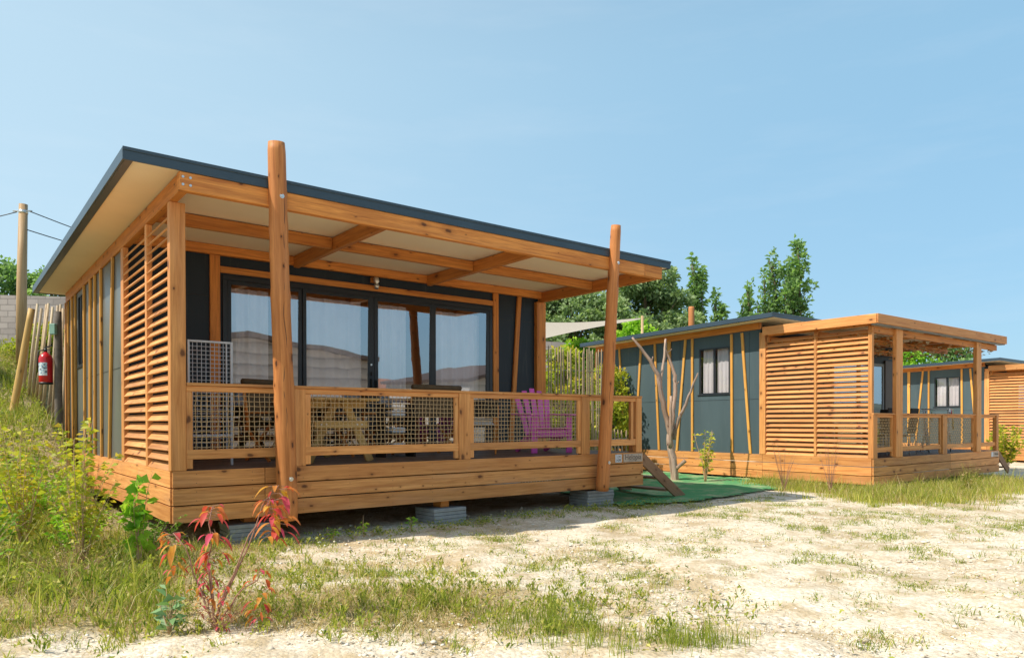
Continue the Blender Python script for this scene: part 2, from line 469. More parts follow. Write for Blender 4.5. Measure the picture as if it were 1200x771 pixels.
def side_window(parent, va, vb, za, zb, curtains=True):
    mb = MB(); t = .036
    for (a, b, c, d) in ((va, vb, za, za+t), (va, vb, zb-t, zb), (va, va+t, za+t, zb-t), (vb-t, vb, za+t, zb-t)):
        mb.box(.028, .085, a, b, c, d)
    m = (va+vb)/2
    mb.box(.026, .083, m-.024, m+.024, za+t, zb-t)
    mb.box(.010, .10, va-.04, vb+.04, za-.035, za-.002)
    w = part(mb, 'window', FRAME, parent, .003)
    g = MB()
    for q0, q1 in ((va+t, m-.024), (m+.024, vb-t)): g.quad([(.054, q1, za+t), (.054, q0, za+t), (.054, q0, zb-t), (.054, q1, zb-t)], ((0, 0),)*4, .5)
    part(g, 'pane', GLASSW, w, 0)
    if curtains:
        curtain(w, 'v', .15, va+.06, m-.03, za+.03, zb-.02, CURT, .018, 3)
        curtain(w, 'v', .15, m+.03, vb-.06, za+.03, zb-.02, CURT, .018, 3)
    return w

def skirting(parent, path, z_top, n=3, h=.182, gap=.015, joints=()):
    """three rows of boards along a straight path ((u0,v0),(u1,v1))"""
    (a0, b0), (a1, b1) = path; mb = MB()
    P0 = Vector((a0, b0, 0)); P1 = Vector((a1, b1, 0)); L = (P1-P0).length; d = (P1-P0)/L
    for k in range(n):
        z = z_top-k*(h+gap)-h/2
        js = sorted([0]+[j for j in joints]+[L])
        for s0, s1 in zip(js[:-1], js[1:]):
            e = .004
            mb.board(P0+d*(s0+e)+Vector((0, 0, z)), P0+d*(s1-e)+Vector((0, 0, z)), h, .034, (0, 0, 1))
    sc_ = MB()
    n_ = (d.cross(Vector((0, 0, 1))))
    for k in range(n):
        z = z_top-k*(h+gap)-h/2; s_ = .25
        while s_ < L:
            for dz in (-.05, .05):
                p = P0+d*s_+Vector((0, 0, z+dz))
                for sg in (1,):
                    q = p+n_*.0175
                    sc_.tube([q, q+n_*.0015], .0045, 6)
            s_ += .62
    return part(mb, 'skirting', W_, parent, .005, extra=(sc_, FRAME))

def deck(parent, u0, u1, v0, v1):
    mb = MB(); v = v0
    while v < v1-.02:
        mb.box(u0, u1, v+.003, min(v+.142, v1), -.03, 0); v += .145
    part(mb, 'deck', WDECK, parent, .003)

def rail_frame(mb, a, b, v=.03, stile=.07, posts=True, low=True):
    """bottom rail, stiles"""
    mb.box(a, b, v-.016, v+.026, .125, .235)
    mb.box(a, b, v-.018, v+.024, .885, .948)
    mb.box(a+.001, a+stile, v-.014, v+.028, .02, .884); mb.box(b-stile, b-.001, v-.014, v+.028, .02, .884)

def slope_roof(parent, u0, u1, v0, v1, zt0, zt1, th, fas, overhang_soff=True, mat_s=None):
    """flat slab roof: top sheet, soffit, fascia all round"""
    def zt(v): return zt0+(zt1-zt0)*(v-v0)/(v1-v0)
    mb = MB()
    for (ua, ub, va, vb, zz0, zz1) in ((u0, u1, v0, v0, 0, 0),):
        pass
    V = []
    def slab(x0, x1, y0, y1, dt, db):
        b = len(mb.v)
        pts = [(x0, y0, zt(y0)-db), (x1, y0, zt(y0)-db), (x1, y1, zt(y1)-db), (x0, y1, zt(y1)-db),
               (x0, y0, zt(y0)-dt), (x1, y0, zt(y0)-dt), (x1, y1, zt(y1)-dt), (x0, y1, zt(y1)-dt)]
        mb.v += pts; mb.t += [R.random()]*8
        for f in ((3, 2, 1, 0), (4, 5, 6, 7), (0, 1, 5, 4), (1, 2, 6, 5), (2, 3, 7, 6), (3, 0, 4, 7)):
            mb.f.append(tuple(b+q for q in f)); mb.uv.append(((0, 0), (1, 0), (1, 1), (0, 1))); mb.sm.append(False)
    slab(u0+.02, u1-.02, v0+.02, v1-.02, .012, .06)
    roof = part(mb, 'roof', ROOFM, parent, 0)
    mb = MB()
    slab(u0, u1, v0, v0+.018, 0, th); slab(u0, u1, v1-.018, v1, 0, th)
    slab(u0, u0+.018, v0+.019, v1-.019, 0, th); slab(u1-.018, u1, v0+.019, v1-.019, 0, th)
    # folded lower lip of the side trim
    slab(u0+.019, u0+.10, v0+.019, v1-.019, th-.012, th-.001)
    slab(u0, u1, v0-.012, v0-.001, -.004, .03)
    part(mb, 'fascia', FASC, roof, .003)
    mb = MB(); slab(u0+.021, u1-.021, v0+.021, v1-.021, th-.035, th-.016)
    part(mb, 'soffit', mat_s or SOFF, roof, 0)
    return roof

def pole(parent, p0, p1, r0, r1, bolts):
    """round leaning log"""
    p0, p1 = Vector(p0), Vector(p1); mb = MB(); n = 46; pts = []; rad = []
    rr = random.Random(int(p0.x*100)); kn = [rr.uniform(.05, .95) for _ in range(9)]
    for i in range(n+1):
        t = i/n; p = p0.lerp(p1, t)+Vector((math.sin(t*7)*.006, math.sin(t*5+1)*.006, 0))
        r = r0+(r1-r0)*t
        r += sum(.008*math.exp(-((t-k)/.009)**2) for k in kn)
        if i in (0, n): r *= .93
        pts.append(p); rad.append(r)
    mb.tube(pts, rad, 22, wob=.012)
    o = mb.build('pole', WL, parent)
    # drying crack
    cr = MB()
    d = (p1-p0).normalized()
    for k in range(3):
        t0 = .25+.22*k; q = []
        off = Vector((rr.uniform(-.5, .5)*.06, -1, 0)).normalized()
        for i in range(9):
            t = t0+.17*i/8; p = p0.lerp(p1, t); rl = r0+(r1-r0)*t
            sd = Vector((math.sin(i*.9+k)*.012+rr.uniform(-.5, .5)*.002+.03*(k-1), 0, 0))
            y = -math.sqrt(max(rl**2-sd.x**2, 0))
            q.append(p+Vector((sd.x+math.sin(t*7)*.006, y-.0005+math.sin(t*5+1)*.006, 0)))
        cr.tube(q, [.0005]+[.003]*7+[.0005], 4, caps=False)
    cr.build('crack', BLACK, o)
    for (t, rr_) in bolts:
        p = p0.lerp(p1, t); rl = r0+(r1-r0)*t
        b = MB(); b.tube([p+Vector((.01, -rl-.001, 0)), p+Vector((.01, -rl-.008, 0))], .026, 14); b.tube([p+Vector((.01, -rl-.008, 0)), p+Vector((.01, -rl-.02, 0))], .014, 6)
        b.build('bolt', STEEL, o)
    return o

def text_mesh(body, size, mat, parent, loc, rot, ext=.0008, name='lettering'):
    cu = bpy.data.curves.new('t', 'FONT'); cu.body = body; cu.size = size; cu.extrude = ext
    cu.align_x = 'CENTER'; cu.align_y = 'CENTER'
    t = bpy.data.objects.new('t', cu); COL.objects.link(t)
    bpy.context.view_layer.update()
    me = bpy.data.meshes.new_from_object(t.evaluated_get(bpy.context.evaluated_depsgraph_get()))
    bpy.data.objects.remove(t); bpy.data.curves.remove(cu)
    me.materials.clear(); me.materials.append(mat)
    o = bpy.data.objects.new(name, me); COL.objects.link(o); o.parent = parent
    o.location = loc; o.rotation_euler = rot; return o

SIGNM = plain('sign_plate', (.46, .36, .28), .5, var=.06)
TEXTM = plain('sign_lettering', (.07, .055, .05), .6)

def sign(parent, u, v, w, small=True):
    mb = MB(); mb.box(u-.30, u+.19, v-.012, v, w-.072, w+.072)
    s = part(mb, 'sign_plate', SIGNM, parent, .008)
    text_mesh('Helopia', .135, TEXTM, s, (u-.06, v-.0135, w+.012), (math.pi/2, 0, 0))
    text_mesh('campings & villages', .03, TEXTM, s, (u-.06, v-.0135, w-.052), (math.pi/2, 0, 0)) if False else None
    m2 = MB()
    for k in range(9): m2.box(u-.17+k*.022, u-.156+k*.022, v-.0135, v-.0125, w-.052, w-.042)
    part(m2, 'small_lettering', TEXTM, s, 0)
    mb = MB(); mb.box(u-.50, u-.345, v-.010, v, w-.068, w+.068)
    s2 = part(mb, 'number_plate', WHITE, parent, .003)
    text_mesh('L34', .062, TEXTM, s2, (u-.4225, v-.0115, w+.028), (math.pi/2, 0, 0))
    text_mesh('H38', .062, TEXTM, s2, (u-.4225, v-.0115, w-.03), (math.pi/2, 0, 0))

def steps(parent, u0, v0, v1, drop, run):
    root = empty('steps', (0, 0, 0), 0, parent)
    for v in (v0, v1):
        mb = MB()
        mb.board((u0-.02, v, -.10), (u0+run, v, -drop+.03), .19, .04, (0, 0, 1))
        part(mb, 'stringer', WG, root, .004)
    for k in range(3):
        z = -(k+1)*drop/4; u = u0+(k+1)*run/4-.06
        mb = MB(); mb.box(u-.13, u+.13, v0+.022, v1-.022, z-.04, z); part(mb, 'tread', WG, root, .004)
    return root

def battens(parent, lst, u=.0, zt=3.0, zb=0.0, r=.028):
    for (vt, vb, wdt) in lst:
        mb = MB(); mb.board((u-.022, vb, zb), (u-.022, vt, zt), wdt, .042, (0, 1, 0)); part(mb, 'batten', WB, parent, .008)

# ================================================================== CABIN 1
def cabin_near():
    rt = thing('holiday_cabin', 'nearest timber cabin, with two tall leaning log posts before its roofed terrace', 'cabin',
               (C1[0], C1[1], C1[3]), C1[2], 'timber holiday cabins')
    L, D, T = 7.736, 8.62, 2.7
    skirting(rt, ((.018, .017), (L, .017)), 0, joints=(1.02, 6.60))
    skirting(rt, ((.017, D), (.017, .036)), 0, joints=(3.4,))
    deck(rt, .04, L-.02, .04, T)
    mb = MB(); mb.box(L-.034, L, .036, D, -.58, 0); part(mb, 'side_skirting', W_, rt)
    # joists / floor
    mb = MB()
    for v in (.35, 1.5, 2.9, 4.6, 6.4, 8.2): mb.box(.06, L-.06, v, v+.09, -.42, -.2)
    part(mb, 'joist', WD, rt)
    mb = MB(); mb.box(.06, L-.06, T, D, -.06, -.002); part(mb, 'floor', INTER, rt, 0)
    # walls
    mb = MB(); win = (6.33, 7.12, 1.58, 2.9)
    wall_u(mb, .03, .09, 2.80, D, 0, 3.10, [win])
    swl = mb; mb = MB()
    for z in (1.32,): mb.box(.026, .0295, 2.82, 6.2, z, z+.008)
    for v in (3.75, 5.85, 7.4): mb.box(.026, .0295, v, v+.008, .02, 3.08)
    part(swl, 'side_wall', PANEL_S, rt, 0, extra=(mb, FRAME))
    side_window(rt, *win, curtains=False)
    mb = MB(); mb.box(.095, L-.1, D-.06, D, 0, 3.1); mb.box(L-.20, L-.14, T+.06, D-.061, 0, 3.1); part(mb, 'rear_wall', PANEL, rt, 0)
    mb = MB(); door = (1.346, 6.42, 0.0, 2.76)
    wall_v(mb, T, T+.06, .05, 7.62, 0, 3.10, [door])
    twl = mb; mb = MB(); mb.box(.06, 1.15, T-.004, T-.001, 2.42, 2.43); mb.box(6.57, 7.5, T-.004, T-.001, 2.55, 2.56); mb.box(6.57, 7.5, T-.004, T-.001, 1.3, 1.31)
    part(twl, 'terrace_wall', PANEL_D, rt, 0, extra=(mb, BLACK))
    # interior back partition, so the rooms read dark
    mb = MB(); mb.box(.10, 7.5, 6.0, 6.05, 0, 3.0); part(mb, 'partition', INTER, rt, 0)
    # timber trim on the terrace wall
    for nm, a in (('wall_trim', (1.165, 1.31, T-.04, T-.001, 0, 3.08)), ('wall_trim', (1.312, 6.43, T-.035, T-.001, 2.79, 2.885)),
                  ('wall_trim', (6.432, 6.56, T-.04, T-.001, 0, 3.08))):
        mb = MB(); mb.box(*a); part(mb, nm, WD, rt, .004)
    mb = MB(); mb.board((6.86, T-.025, 0), (7.09, T-.025, 3.08), .10, .045, (1, 0, 0)); part(mb, 'batten', WD, rt, .006)
    mb = MB(); mb.box(7.50, 7.735, T-.09, T+.12, 0, 2.97); part(mb, 'post', WD, rt, .006)
    # sliding doors
    dr = empty('sliding_door', (0, 0, 0), 0, rt)
    mb = MB(); y0, y1 = T-.028, T+.05
    mb.box(1.348, 6.418, y0, y1, 2.69, 2.758); mb.box(1.348, 1.42, y0, y1, 0, 2.689); mb.box(6.346, 6.418, y0, y1, 0, 2.689); mb.box(1.421, 6.345, y0, y1, 0, .05)
    part(mb, 'frame', FRAME, dr)
    xs = [(1.422, 2.59, .0), (2.592, 3.86, .022), (3.864, 5.05, .022), (5.052, 6.344, .0)]
    for i, (a, b, dv) in enumerate(xs):
        mb = MB(); q0, q1 = T-.022-dv, T+.016-dv; s0, s1 = (.055, .065) if i % 2 == 0 else (.075, .075)
        if i == 1: s0, s1 = .06, .11
        if i == 2: s0, s1 = .075, .07
        mb.box(a, a+s0, q0, q1, .052, 2.688); mb.box(b-s1, b, q0, q1, .052, 2.688)
        mb.box(a+s0, b-s1, q0, q1, .052, .15); mb.box(a+s0, b-s1, q0, q1, 2.625, 2.688)
        lf = part(mb, 'door_leaf', FRAME, dr)
        g = MB(); xa, xb = a+s0, b-s1; g.quad([(xa, T+.012-dv, .15), (xb, T+.012-dv, .15), (xb, T-.020-dv, 2.625), (xa, T-.020-dv, 2.625)], ((0, 0),)*4, .5); part(g, 'pane', GLASS, lf, 0)
    mb = MB(); mb.box(3.79, 3.815, T-.085, T-.046, 1.0, 1.28); mb.box(3.795, 3.81, T-.075, T-.045, 1.33, 1.40)
    mb.box(3.885, 3.91, T-.085, T-.046, 1.02, 1.26)
    part(mb, 'handle', BLACK, dr)
    mb = MB(); mb.tube([(3.80, T-.05, 1.52), (3.80, T-.06, 1.52)], .018, 10); part(mb, 'lock', STEEL, dr, 0)
    curtain(dr, 'u', T+.13, 1.5, 2.1, .80, 2.6, SHEER, .035, 3)
    curtain(dr, 'u', T+.17, 2.3, 3.72, .80, 2.6, SHEER, .04, 5)
    curtain(dr, 'u', T+.13, 3.95, 4.6, .80, 2.6, SHEER, .035, 3)
    curtain(dr, 'u', T+.17, 5.2, 6.25, .80, 2.6, SHEER, .04, 4)
    # beams
    zt, zb = 3.165, 2.968
    def bm(p0, p1, w=.197, t=.09, nm='beam', m=WD):
        mb = MB(); mb.board(p0, p1, w, t, (0, 0, 1)); return part(mb, nm, m, rt, .006)
    zc = (zt+zb)/2
    bm((-.01, -.42, zc), (7.25, -.42, zc))
    bm((.045, -.374, zc), (.045, 8.6, zc), nm='side_beam', m=WD)
    bm((7.20, -.374, zc), (7.69, 8.6, zc)) if False else bm((7.64, -.374, zc), (7.64, 8.6, zc))
    bm((7.252, -.42, zc), (7.69, -.42, zc))
    for (u0, u1) in ((.092, 2.40), (2.50, 4.86), (4.96, 7.59)): bm((u0, 1.15, 3.085), (u1, 1.15, 3.085), .155, .08)
    bm((.092, 2.61, 3.10), (7.59, 2.61, 3.10), .14, .08)
    for u in (2.45, 4.91): bm((u, -.373, 3.075), (u, 2.568, 3.075), .18, .09, 'cross_beam')
    slope_roof(rt, -.54, 7.90, -.48, 8.86, 3.29, 3.275, .125, None)
    for z in (3.03, 3.11):
        for u in (-.004, .07): mb = MB(); mb.tube([(u+.03, -.4655, z), (u+.03, -.475, z)], .014, 8); part(mb, 'beam_bolt', STEEL, rt, 0)
    # corner post, louvre posts
    mb = MB(); mb.box(0.0, .165, 0.0, .105, .002, 2.966); part(mb, 'post', W_, rt, .006)
    for (a, b) in ((1.17, 1.25), (2.62, 2.79)):
        mb = MB(); mb.box(.0, .07, a, b, .002, 2.966); part(mb, 'post', W_, rt, .006)
    louvre(rt, .03, [(.106, 1.168), (1.252, 2.618)], .0, 2.95, .112)
    battens(rt, [(3.42, 3.78, .07), (4.45, 4.45, .06), (5.02, 5.10, .06), (5.5, 5.62, .06), (6.20, 6.18, .06), (7.30, 7.30, .06), (7.75, 7.65, .06), (8.3, 8.25, .06)], .03, 2.965, .0)
    mb = MB(); mb.box(-.02, .07, 8.52, 8.62, 0, 2.965); part(mb, 'post', W_, rt, .006)
    # railing
    rl = empty('railing', (0, 0, 0), 0, rt)
    mb = MB()
    for (a, b) in ((.168, 1.40), (1.404, 4.6), (4.604, 7.70)): mb.box(a, b, -.012, .085, .950, .985)
    part(mb, 'handrail', W_, rl)
    for (a, b) in ((.166, 1.40), (1.545, 3.822), (4.02, 6.232)):
        mb = MB(); rail_frame(mb, a, b); part(mb, 'panel_frame', W_, rl)
        mb = MB(); knit_wire(mb, (a+.05, .048, .20), (b-.05, .048, .20), (b-.05, .048, .90), (a+.05, .048, .90), .0595, .0045, int(a*10))
        part(mb, 'wire_mesh', WIRE, rl, 0)
    for (a, b) in ((1.402, 1.543), (3.824, 4.018), (6.234, 6.425), (7.56, 7.70)):
        mb = MB(); mb.box(a, b, .0, .095, .002, .949); part(mb, 'post', W_, rl)
    mb = MB(); mb.box(6.427, 7.558, .012, .054, .125, .235); mb.box(6.427, 7.558, .01, .052, .885, .948); mb.box(7.44, 7.50, .014, .056, .236, .884)
    part(mb, 'panel_frame', W_, rl)
    mb = MB(); mb.box(7.56, 7.70, .096, .19, .002, .949); part(mb, 'post', W_, rl)
    # leaning logs
    pole(rt, (1.26, -.135, -.62), (.985, -.55, 3.67), .122, .097, [(.115, 0), (.86, 0)])
    pole(rt, (6.58, -.135, -.60), (6.46, -.55, 3.66), .11, .082, [(.11, 0), (.86, 0)])
    # lamp
    lm = empty('wall_lamp', (3.86, T-.03, 2.97), 0, rt)
    mb = MB(); mb.box(-.05, .05, -.03, .03, -.04, .05); part(mb, 'bracket', WD, lm)
    mb = MB(); mb.tube([(0, -.05, .03), (0, -.10, .01), (0, -.11, -.04), (0, -.11, -.08)], [.03, .045, .05, .045], 12)
    mb.tube([(0, -.11, -.08), (0, -.11, -.10), (0, -.11, -.16)], [.035, .05, .03], 12); part(mb, 'lamp_shade', STEEL, lm, 0)
    sign(rt, 7.52, .0, -.092)
    steps(rt, L+.01, .03, 1.35, .93, 1.12)
    return rt
cabin_near()

# ================================================================== CABINS 2, 3
def cabin_pergola(c, label, first):
    rt = thing('holiday_cabin', label, 'cabin', (c[0], c[1], c[3]), c[2], 'timber holiday cabins')
    L, D, T = 7.02, 8.62, 2.7
    skirting(rt, ((.018, .017), (L, .017)), 0, joints=(3.9,))
    skirting(rt, ((.017, D), (.017, .036)), 0, joints=(3.1, 5.9))
    deck(rt, .04, L-.02, .04, T)
    mb = MB(); mb.box(L-.034, L, .036, D, -.58, 0); part(mb, 'side_skirting', W_, rt)
    mb = MB(); mb.box(.06, L-.06, T, D, -.06, -.002); part(mb, 'floor', INTER, rt, 0)
    win = (3.69, 4.66, 1.52, 2.74)
    mb = MB(); wall_u(mb, .03, .09, 2.80, D, 0, 3.10, [win]); swl = mb
    mb = MB()
    mb.box(.026, .0295, 2.82, 8.5, 1.36, 1.366)
    for v in (3.1, 5.3, 6.9): mb.box(.026, .0295, v, v+.006, .02, 3.08)
    part(swl, 'side_wall', PANEL, rt, 0, extra=(mb, FRAME))
    side_window(rt, *win)
    mb = MB(); mb.box(.095, L-.1, D-.06, D, 0, 3.08); mb.box(L-.20, L-.14, T+.06, D-.061, 0, 3.08); mb.box(.095, 6.8, 5.5, 5.55, 0, 3.05); part(mb, 'rear_wall', PANEL, rt, 0)
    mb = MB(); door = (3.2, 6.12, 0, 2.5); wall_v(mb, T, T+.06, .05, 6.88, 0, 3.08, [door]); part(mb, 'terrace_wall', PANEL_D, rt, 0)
    dr = empty('sliding_door', (0, 0, 0), 0, rt)
    for (a, b) in ((3.202, 4.65), (4.652, 6.118)):
        mb = MB(); q0, q1 = T-.02, T+.03
        mb.box(a, a+.09, q0, q1, 0, 2.498); mb.box(b-.09, b, q0, q1, 0, 2.498); mb.box(a+.09, b-.09, q0, q1, 0, .12); mb.box(a+.09, b-.09, q0, q1, 2.41, 2.498)
        mb.box(a+.09, b-.09, q0, q1, 1.08, 1.14)
        lf = part(mb, 'door_leaf', GREYB, dr)
        g = MB()
        for q0, q1 in ((.12, 1.08), (1.14, 2.41)): g.quad([(a+.09, T, q0), (b-.09, T, q0), (b-.09, T, q1), (a+.09, T, q1)], ((0, 0),)*4, .5)
        part(g, 'pane', GLASS, lf, 0)
    mb = MB(); mb.box(6.13, 6.80, T-.05, T-.002, 0, 2.6); part(mb, 'shutter', BROWNW, rt)
    # roof of the rooms
    slope_roof(rt, -.55, 7.15, 2.09, 8.73, 3.365, 3.21, .11, None)
    mb = MB(); mb.board((.045, 2.80, 3.165), (.045, 8.6, 3.04), .16, .10, (0, 0, 1)); part(mb, 'side_beam', WD, rt)
    bt = [(3.31, 3.06, .07), (3.62, 3.60, .07), (4.87, 4.87, .07), (5.10, 5.40, .07), (5.67, 5.67, .11), (6.2, 6.04, .07), (6.72, 6.95, .07), (7.60, 7.38, .06), (8.12, 8.12, .06)]
    battens(rt, bt, .03, 3.04, 0)
    mb = MB(); mb.box(-.015, .07, 8.53, 8.63, 0, 2.98); part(mb, 'post', W_, rt)
    mb = MB(); mb.box(-.01, .095, 2.63, 2.80, .002, 2.99); part(mb, 'post', W_, rt)
    mb = MB(); mb.box(.0, .07, 1.31, 1.37, .002, 2.865); part(mb, 'post', W_, rt)
    mb = MB(); mb.box(.0, .09, .03, .115, .002, 2.865); part(mb, 'post', W_, rt)
    louvre(rt, .03, [(.117, 1.308), (1.372, 2.628)], .0, 2.84, .1135)
    # pergola
    pg = empty('pergola', (0, 0, 0), 0, rt)
    zt, zb = 3.10, 2.895
    mb = MB(); mb.board((-.17, -.17, (zt+zb)/2), (7.0, -.17, (zt+zb)/2), zt-zb, .034, (0, 0, 1)); mb.board((-.17, -.152, (zt+zb)/2), (-.17, 2.60, (zt+zb)/2), zt-zb, .034, (0, 0, 1))
    mb.board((6.98, -.152, (zt+zb)/2), (6.98, 2.60, (zt+zb)/2), zt-zb, .034, (0, 0, 1)); part(mb, 'fascia_board', W_, pg, .006)
    mb = MB(); mb.box(-.155, 6.965, -.15, -.02, 2.87, 2.893); part(mb, 'lower_trim', GREYB, pg)
    for a in (((-.02, .06, 2.80), (6.9, .06, 2.80), .14), ((-.02, 1.3, 2.80), (6.9, 1.3, 2.80), .14), ((-.02, 2.55, 2.80), (6.9, 2.55, 2.80), .14)):
        mb = MB(); mb.board(a[0], a[1], a[2], .08, (0, 0, 1)); part(mb, 'beam', WD, pg)
    for u in (.05, 1.7, 3.4, 5.1, 6.8):
        mb = MB(); mb.board((u, -.02, 2.93), (u, 2.58, 2.93), .10, .07, (0, 0, 1)); part(mb, 'cross_beam', WD, pg)
    mb = MB(); mb.box(-.15, 6.96, -.15, 2.60, 3.05, 3.07); part(mb, 'cover', SOFF, pg, 0)
    # hanging shade net rags
    rr = random.Random(5); V = []; F = []; Tn = []
    for k in range(520):
        u, v = rr.uniform(0, 6.9), rr.uniform(0, 2.5); z = 2.80-.07*abs(math.sin(u*1.9+v))-rr.uniform(0, .12)
        a = rr.uniform(0, 6.28); s_ = rr.uniform(.03, .075)
        b = len(V)
        for q in range(4):
            t = a+q*math.pi/2; V.append((u+math.cos(t)*s_*(1.4 if q % 2 else .7), v+math.sin(t)*s_, z+rr.uniform(-.03, .03)))
        F.append((b, b+1, b+2, b+3)); Tn += [rr.random()]*4
    fast('shade_net', V, F, Tn, NETM, pg)['kind'] = 'stuff'
    for (a, b) in ((.99, 1.30), (5.42, 5.72)):
        mb = MB(); mb.box(a, b, -.03, .06, .002, 2.868); part(mb, 'post', W_, pg, .006)
    rl = empty('railing', (0, 0, 0), 0, rt)
    mb = MB(); mb.box(.0, 6.98, -.012, .085, .95, .985); part(mb, 'handrail', W_, rl)
    for (a, b) in ((.19, .98), (1.31, 3.46), (3.72, 5.41)):
        mb = MB(); rail_frame(mb, a, b, .05); part(mb, 'panel_frame', W_, rl)
        mb = MB(); knit_wire(mb, (a+.05, .068, .20), (b-.05, .068, .20), (b-.05, .068, .90), (a+.05, .068, .90), .061, .0062, int(a*10))
        part(mb, 'wire_mesh', WIRE, rl, 0)
    for (a, b) in ((.0, .19), (3.47, 3.71), (6.83, 6.98)):
        mb = MB(); mb.box(a, b, -.0, .095 if a else .028, .002, .949); part(mb, 'post', W_, rl)
    for zz0, zz1 in ((.125, .235), (.885, .948)): mb = MB(); mb.box(5.73, 6.828, .03, .07, zz0, zz1); part(mb, 'rail', W_, rl)
    mb = MB(); mb.box(6.6, 6.94, -.012, 0, -.17, -.02); s = part(mb, 'sign_plate', SIGNM, rt)
    if first:
        text_mesh('Helopia', .085, TEXTM, s, (6.79, -.0135, -.085), (math.pi/2, 0, 0))
        mb = MB(); mb.box(6.45, 6.585, -.012, 0, -.165, -.03); part(mb, 'number_plate', WHITE, rt)
    steps(rt, L+.01, .03, 1.35, .62, .75)
    return rt
NETM = leafmat('shade_net_cloth', (.20, .12, .06), (.45, .30, .18), (.75, .6, .45), .3, .9)
cabin_pergola(C2, 'middle timber cabin with a wooden pergola terrace and a full width slatted side screen', True)
cabin_pergola(C3, 'farthest timber cabin at the right edge seen through the other cabin\'s pergola', False)

# ------------------------------------------------------------------ slab stacks under the cabins
def slab_pile(u, v, n, label, c=C1, w=.56, wood_block=True):
    x, y, _ = w1(u, v, 0, c); g = gz(x, y)
    t = thing('slab_pile', label, 'slab pile', (x, y, g), c[2]+R.uniform(-.06, .06), 'grey slab stacks under the cabins')
    top = c[3]-.578-g
    th = min(.052, (top-.03)/n) if not wood_block else .05
    z = -.02
    for k in range(n):
        mb = MB(); dx, dy = R.uniform(-.012, .012), R.uniform(-.012, .012)
        mb.box(-w/2+dx, w/2+dx, -w*.42+dy, w*.42+dy, z, z+th-.004); part(mb, 'slab', CONC, t, .004); z += th
    if wood_block and top > z+.01:
        mb = MB(); mb.box(-.07, .07, -.1, .1, z, top+.1); part(mb, 'block', WD, t)
slab_pile(.93, .30, 5, 'grey slab stack behind the red leaved plant, nearest the cabin corner')
slab_pile(3.65, .22, 5, 'grey slab stack under the middle of the near terrace, between its two log posts')
slab_pile(6.72, .26, 6, 'grey slab stack directly behind the foot of the farther log post, by the steps', w=.58)

# ------------------------------------------------------------------ green mat
def make_mat():
    P = [(1.75, 12.0), (3.45, 12.75), (5.5, 15.1), (6.9, 16.4), (3.2, 21.2), (1.2, 19.5), (.8, 14.5)]
    n = 46; V = []; F = []
    xs = np.linspace(-.2, 7.2, n); ys = np.linspace(10.8, 21.4, 70)
    def inside(x, y):
        c = False
        for i in range(len(P)):
            x1, y1 = P[i]; x2, y2 = P[i-1]
            if (y1 > y) != (y2 > y) and x < (x2-x1)*(y-y1)/(y2-y1)+x1: c = not c
        return c
    idx = {}
    def vid(i, j):
        if (i, j) not in idx:
            x, y = xs[i], ys[j]; idx[(i, j)] = len(V)
            V.append((x, y, gz(x, y)+.032+.016*math.sin(x*3+y)*math.sin(y*2.3)+.010*math.sin(x*9+2*y)*math.sin(y*5-x*2)+.012*R.random()))
        return idx[(i, j)]
    for i in range(n-1):
        for j in range(69):
            if inside((xs[i]+xs[i+1])/2, (ys[j]+ys[j+1])/2):
                F.append((vid(i, j), vid(i+1, j), vid(i+1, j+1), vid(i, j+1)))
    s = NT('artificial_turf'); pos = s.n('ShaderNodeNewGeometry').outputs['Position']
    n1 = s.noise(pos, 1.6, 5, .65); n2 = s.noise(pos, 160, 2, .7)
    c = s.mix(n2, (.07, .26, .10), (.16, .42, .17))
    c = s.mix(s.ramp(n1, [(.48, 0.0), (.62, .75)]), c, (.46, .46, .26))  # paler patches: bare gravel and sunlit spots, both put into the turf colour
    s.bsdf(c, .95, s.bump(n2, .8, .01), spec=.1)
    o = fast('grass_mat', V, F, [.5]*len(V), s.m, smooth=True)
    tag(o, 'artificial green turf mat laid on the gravel between the two cabins', 'turf mat')
make_mat()

# ------------------------------------------------------------------ furniture on the near terrace
def adirondack(x, y, z, rz):
    t = thing('garden_chair', 'purple slatted garden armchair with a fan shaped back on the near terrace', 'chair', (x, y, z), rz)
    # local: front looks to -y
    S = 1.12
    def B(name, p0, p1, w, th, side):
        mb = MB(); mb.board(Vector(p0)*S, Vector(p1)*S, w*S, th*S, side); return part(mb, name, PURP, t, .006)
    for sx in (-1, 1):
        B('leg', (sx*.30, -.36, 0), (sx*.30, -.36, .56), .10, .028, (0, 1, 0) if False else (1, 0, 0))
        B('leg', (sx*.255, -.40, .36), (sx*.255, .42, .03), .13, .025, (0, 0, 1))
        B('armrest', (sx*.34, -.46, .585), (sx*.32, .30, .60), .14, .022, (1, 0, 0))
    B('apron', (-.28, -.385, .30), (.28, -.385, .30), .11, .022, (0, 0, 1))
    for k in range(5):
        yy = -.37+k*.105; zz = .37-.032*k
        B('seat_slat', (-.27, yy, zz), (.27, yy, zz), .092, .02, (0, 1, -.3))
    for k in range(5):
        a = (k-2); h = [.54, .62, .66, .62, .54][k]
        B('back_slat', (a*.088, .10, .24), (a*.135, .36, .36+h), .088, .018, (1, 0, 0))
    B('back_rail', (-.27, .27, .58), (.27, .27, .58), .06, .022, (0, 0, 1))
    return t
adirondack(.52, 12.7, C1[3], .42)

